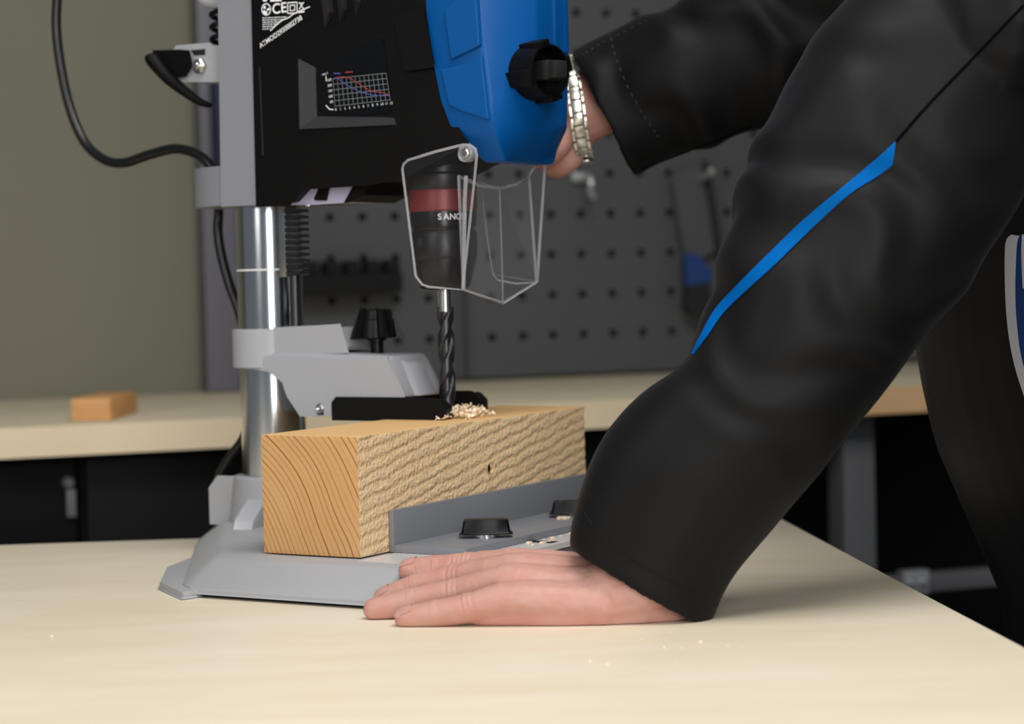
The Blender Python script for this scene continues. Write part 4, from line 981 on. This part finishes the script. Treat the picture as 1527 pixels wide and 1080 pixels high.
cast_strip('blue_stripe', [(1336, 210), (1310, 234), (1260, 276), (1200, 326), (1150, 374), (1100, 424), (1066, 461), (1046, 496), (1030, 527)], [(1331, 246), (1310, 262), (1265, 291), (1210, 341), (1160, 390), (1115, 431), (1079, 466), (1055, 500), (1034, 528)], 'stripe_blue')
def cast_line(name, pts, material, rad, off=.0003, n=50):
    q = [cast(x, y, off) for x, y in resample(pts, n)]; q = [p-PO for p in q if p is not None]
    bm = bmesh.new(); add_tube(bm, q, rad, 6); return finish(bm, name, material, jo)
cast_line('sleeve_seam', [(1336, 211), (1390, 150), (1450, 88), (1526, 8)], 'seam_black', .0012)
cast_line('cuff_seam', [(868, 758), (885, 785), (930, 825), (990, 862), (1040, 884)], 'seam_soft', .0005)
cast_line('cuff_seam', [(955, 252), (1010, 232), (1065, 210), (1120, 188)], 'seam_black', .0010)
# stitches of the far cuff, one by one
st_ = resample([(909, 52), (918, 85), (936, 130), (960, 172), (982, 205)], 30)+resample([(868, 82), (895, 66), (930, 48), (965, 30)], 22)
for a, b in zip(st_[::2], st_[1::2]):
    p, q = cast(*a, .0004), cast(a[0]+(b[0]-a[0])*.75, a[1]+(b[1]-a[1])*.75, .0004)
    if p is not None and q is not None and (p-q).length < .03:
        bm = bmesh.new(); add_tube(bm, [p-PO, q-PO], .0007, 5); finish(bm, 'stitch', 'jacket_stitch', jo)
cast_strip('side_panel', [(1512, 352), (1511, 400), (1513, 470), (1520, 540), (1540, 640)], [(1575, 340), (1580, 400), (1585, 470), (1590, 540), (1600, 640)], 'panel_blue', n=40)
cast_strip('white_piping', [(1508, 350), (1499, 366), (1499, 440), (1504, 500), (1514, 550), (1530, 600)], [(1520, 352), (1516, 370), (1514, 440), (1518, 500), (1526, 545), (1545, 600)], 'piping_white', off=.0030, n=50)
cast_strip('white_piping', [(1524, 350), (1523, 380), (1525, 430)], [(1534, 350), (1534, 380), (1536, 430)], 'piping_white', off=.0030, n=20)
# ---- trousers and shoes
tr = bmesh.new()
limb(tr, [V(.555, 1.82, .02), V(.57, 1.82, -.06), V(.58, 1.82, -.14)], [(.165, .112), (.18, .118), (.17, .11)], ref=YX, seg=32, round_start=False)
for sy in (-.09, .09): limb(tr, [V(.555, 1.82+sy, -.08), V(.585, 1.82+sy*1.1, -.42), V(.60, 1.82+sy*1.2, -.835)], [.10, .078, .068], round_end=False)
tm = remeshed(tr, .008, 4); c3 = bmesh.new(); c3.from_mesh(tm); bpy.data.meshes.remove(tm)
for v in c3.verts: v.co = v.co+v.co.normalized()*noise.noise(v.co*11)*.004-PO
finish(c3, 'trousers', 'trouser_black', person, smooth=180)
for sy in (-.108, .108):
    bm = bmesh.new(); rings = []
    for x, hw, ht in ((.13, .02, .03), (.12, .034, .055), (.06, .04, .085), (0, .042, .08), (-.08, .048, .058), (-.13, .044, .045), (-.155, .025, .03)):
        rings.append([V(.06+x-.06, sy+hw*math.cos(a), max(.001, ht*.5+ht*.5*math.sin(a))) for a in [2*math.pi*k/16 for k in range(16)]])
    add_loft(bm, rings); finish(bm, 'shoe', 'shoe_black', person, smooth=50)

# ---- metal link bracelet on the far wrist
bc = D(861, 163, 2.085); ax = Vector((.985, -.06, .125)).normalized()
br = empty('link_bracelet', bc); tag(br, 'silver metal link bracelet on the wrist beside the blue housing', 'bracelet')
vv_ = (D(868, 240, 2.06)-D(850, 86, 2.06)); vv_ = (vv_-ax*vv_.dot(ax)); ra_ = 79*2.06/F; vdir = vv_.normalized(); wdir = ax.cross(vdir).normalized(); rb_ = .040
nl = 26
for k in range(nl):
    a = 2*math.pi*(k+.5)/nl; c = vdir*ra_*math.cos(a)+wdir*rb_*math.sin(a); tg = (-vdir*ra_*math.sin(a)+wdir*rb_*math.cos(a)); sl_ = tg.length*2*math.pi/nl; tg.normalize(); ou = tg.cross(ax).normalized()
    if ou.dot(c) < 0: ou = -ou
    m4 = Matrix(((tg.x, ax.x, ou.x, c.x), (tg.y, ax.y, ou.y, c.y), (tg.z, ax.z, ou.z, c.z), (0, 0, 0, 1)))
    bm = bmesh.new(); add_box(bm, (-sl_*.45, -.0045, -.0014), (sl_*.45, .0045, .0016), m4); lk = finish(bm, 'link', 'bracelet_steel', br, bevel=.0006)
    for s_ in (-1, 1):
        bm = bmesh.new(); add_box(bm, (-sl_*.40, s_*.0065-.0015, -.0012), (sl_*.40, s_*.0065+.0015, .0012), m4 @ Matrix.Translation((sl_*.35, 0, 0))); finish(bm, 'side_link', 'bracelet_steel', lk, bevel=.0004)
    bm = bmesh.new(); add_box(bm, (sl_*.40, -.0068, -.0018), (sl_*.62, .0068, .0004), m4); finish(bm, 'link_pin', 'bracelet_dark', lk)
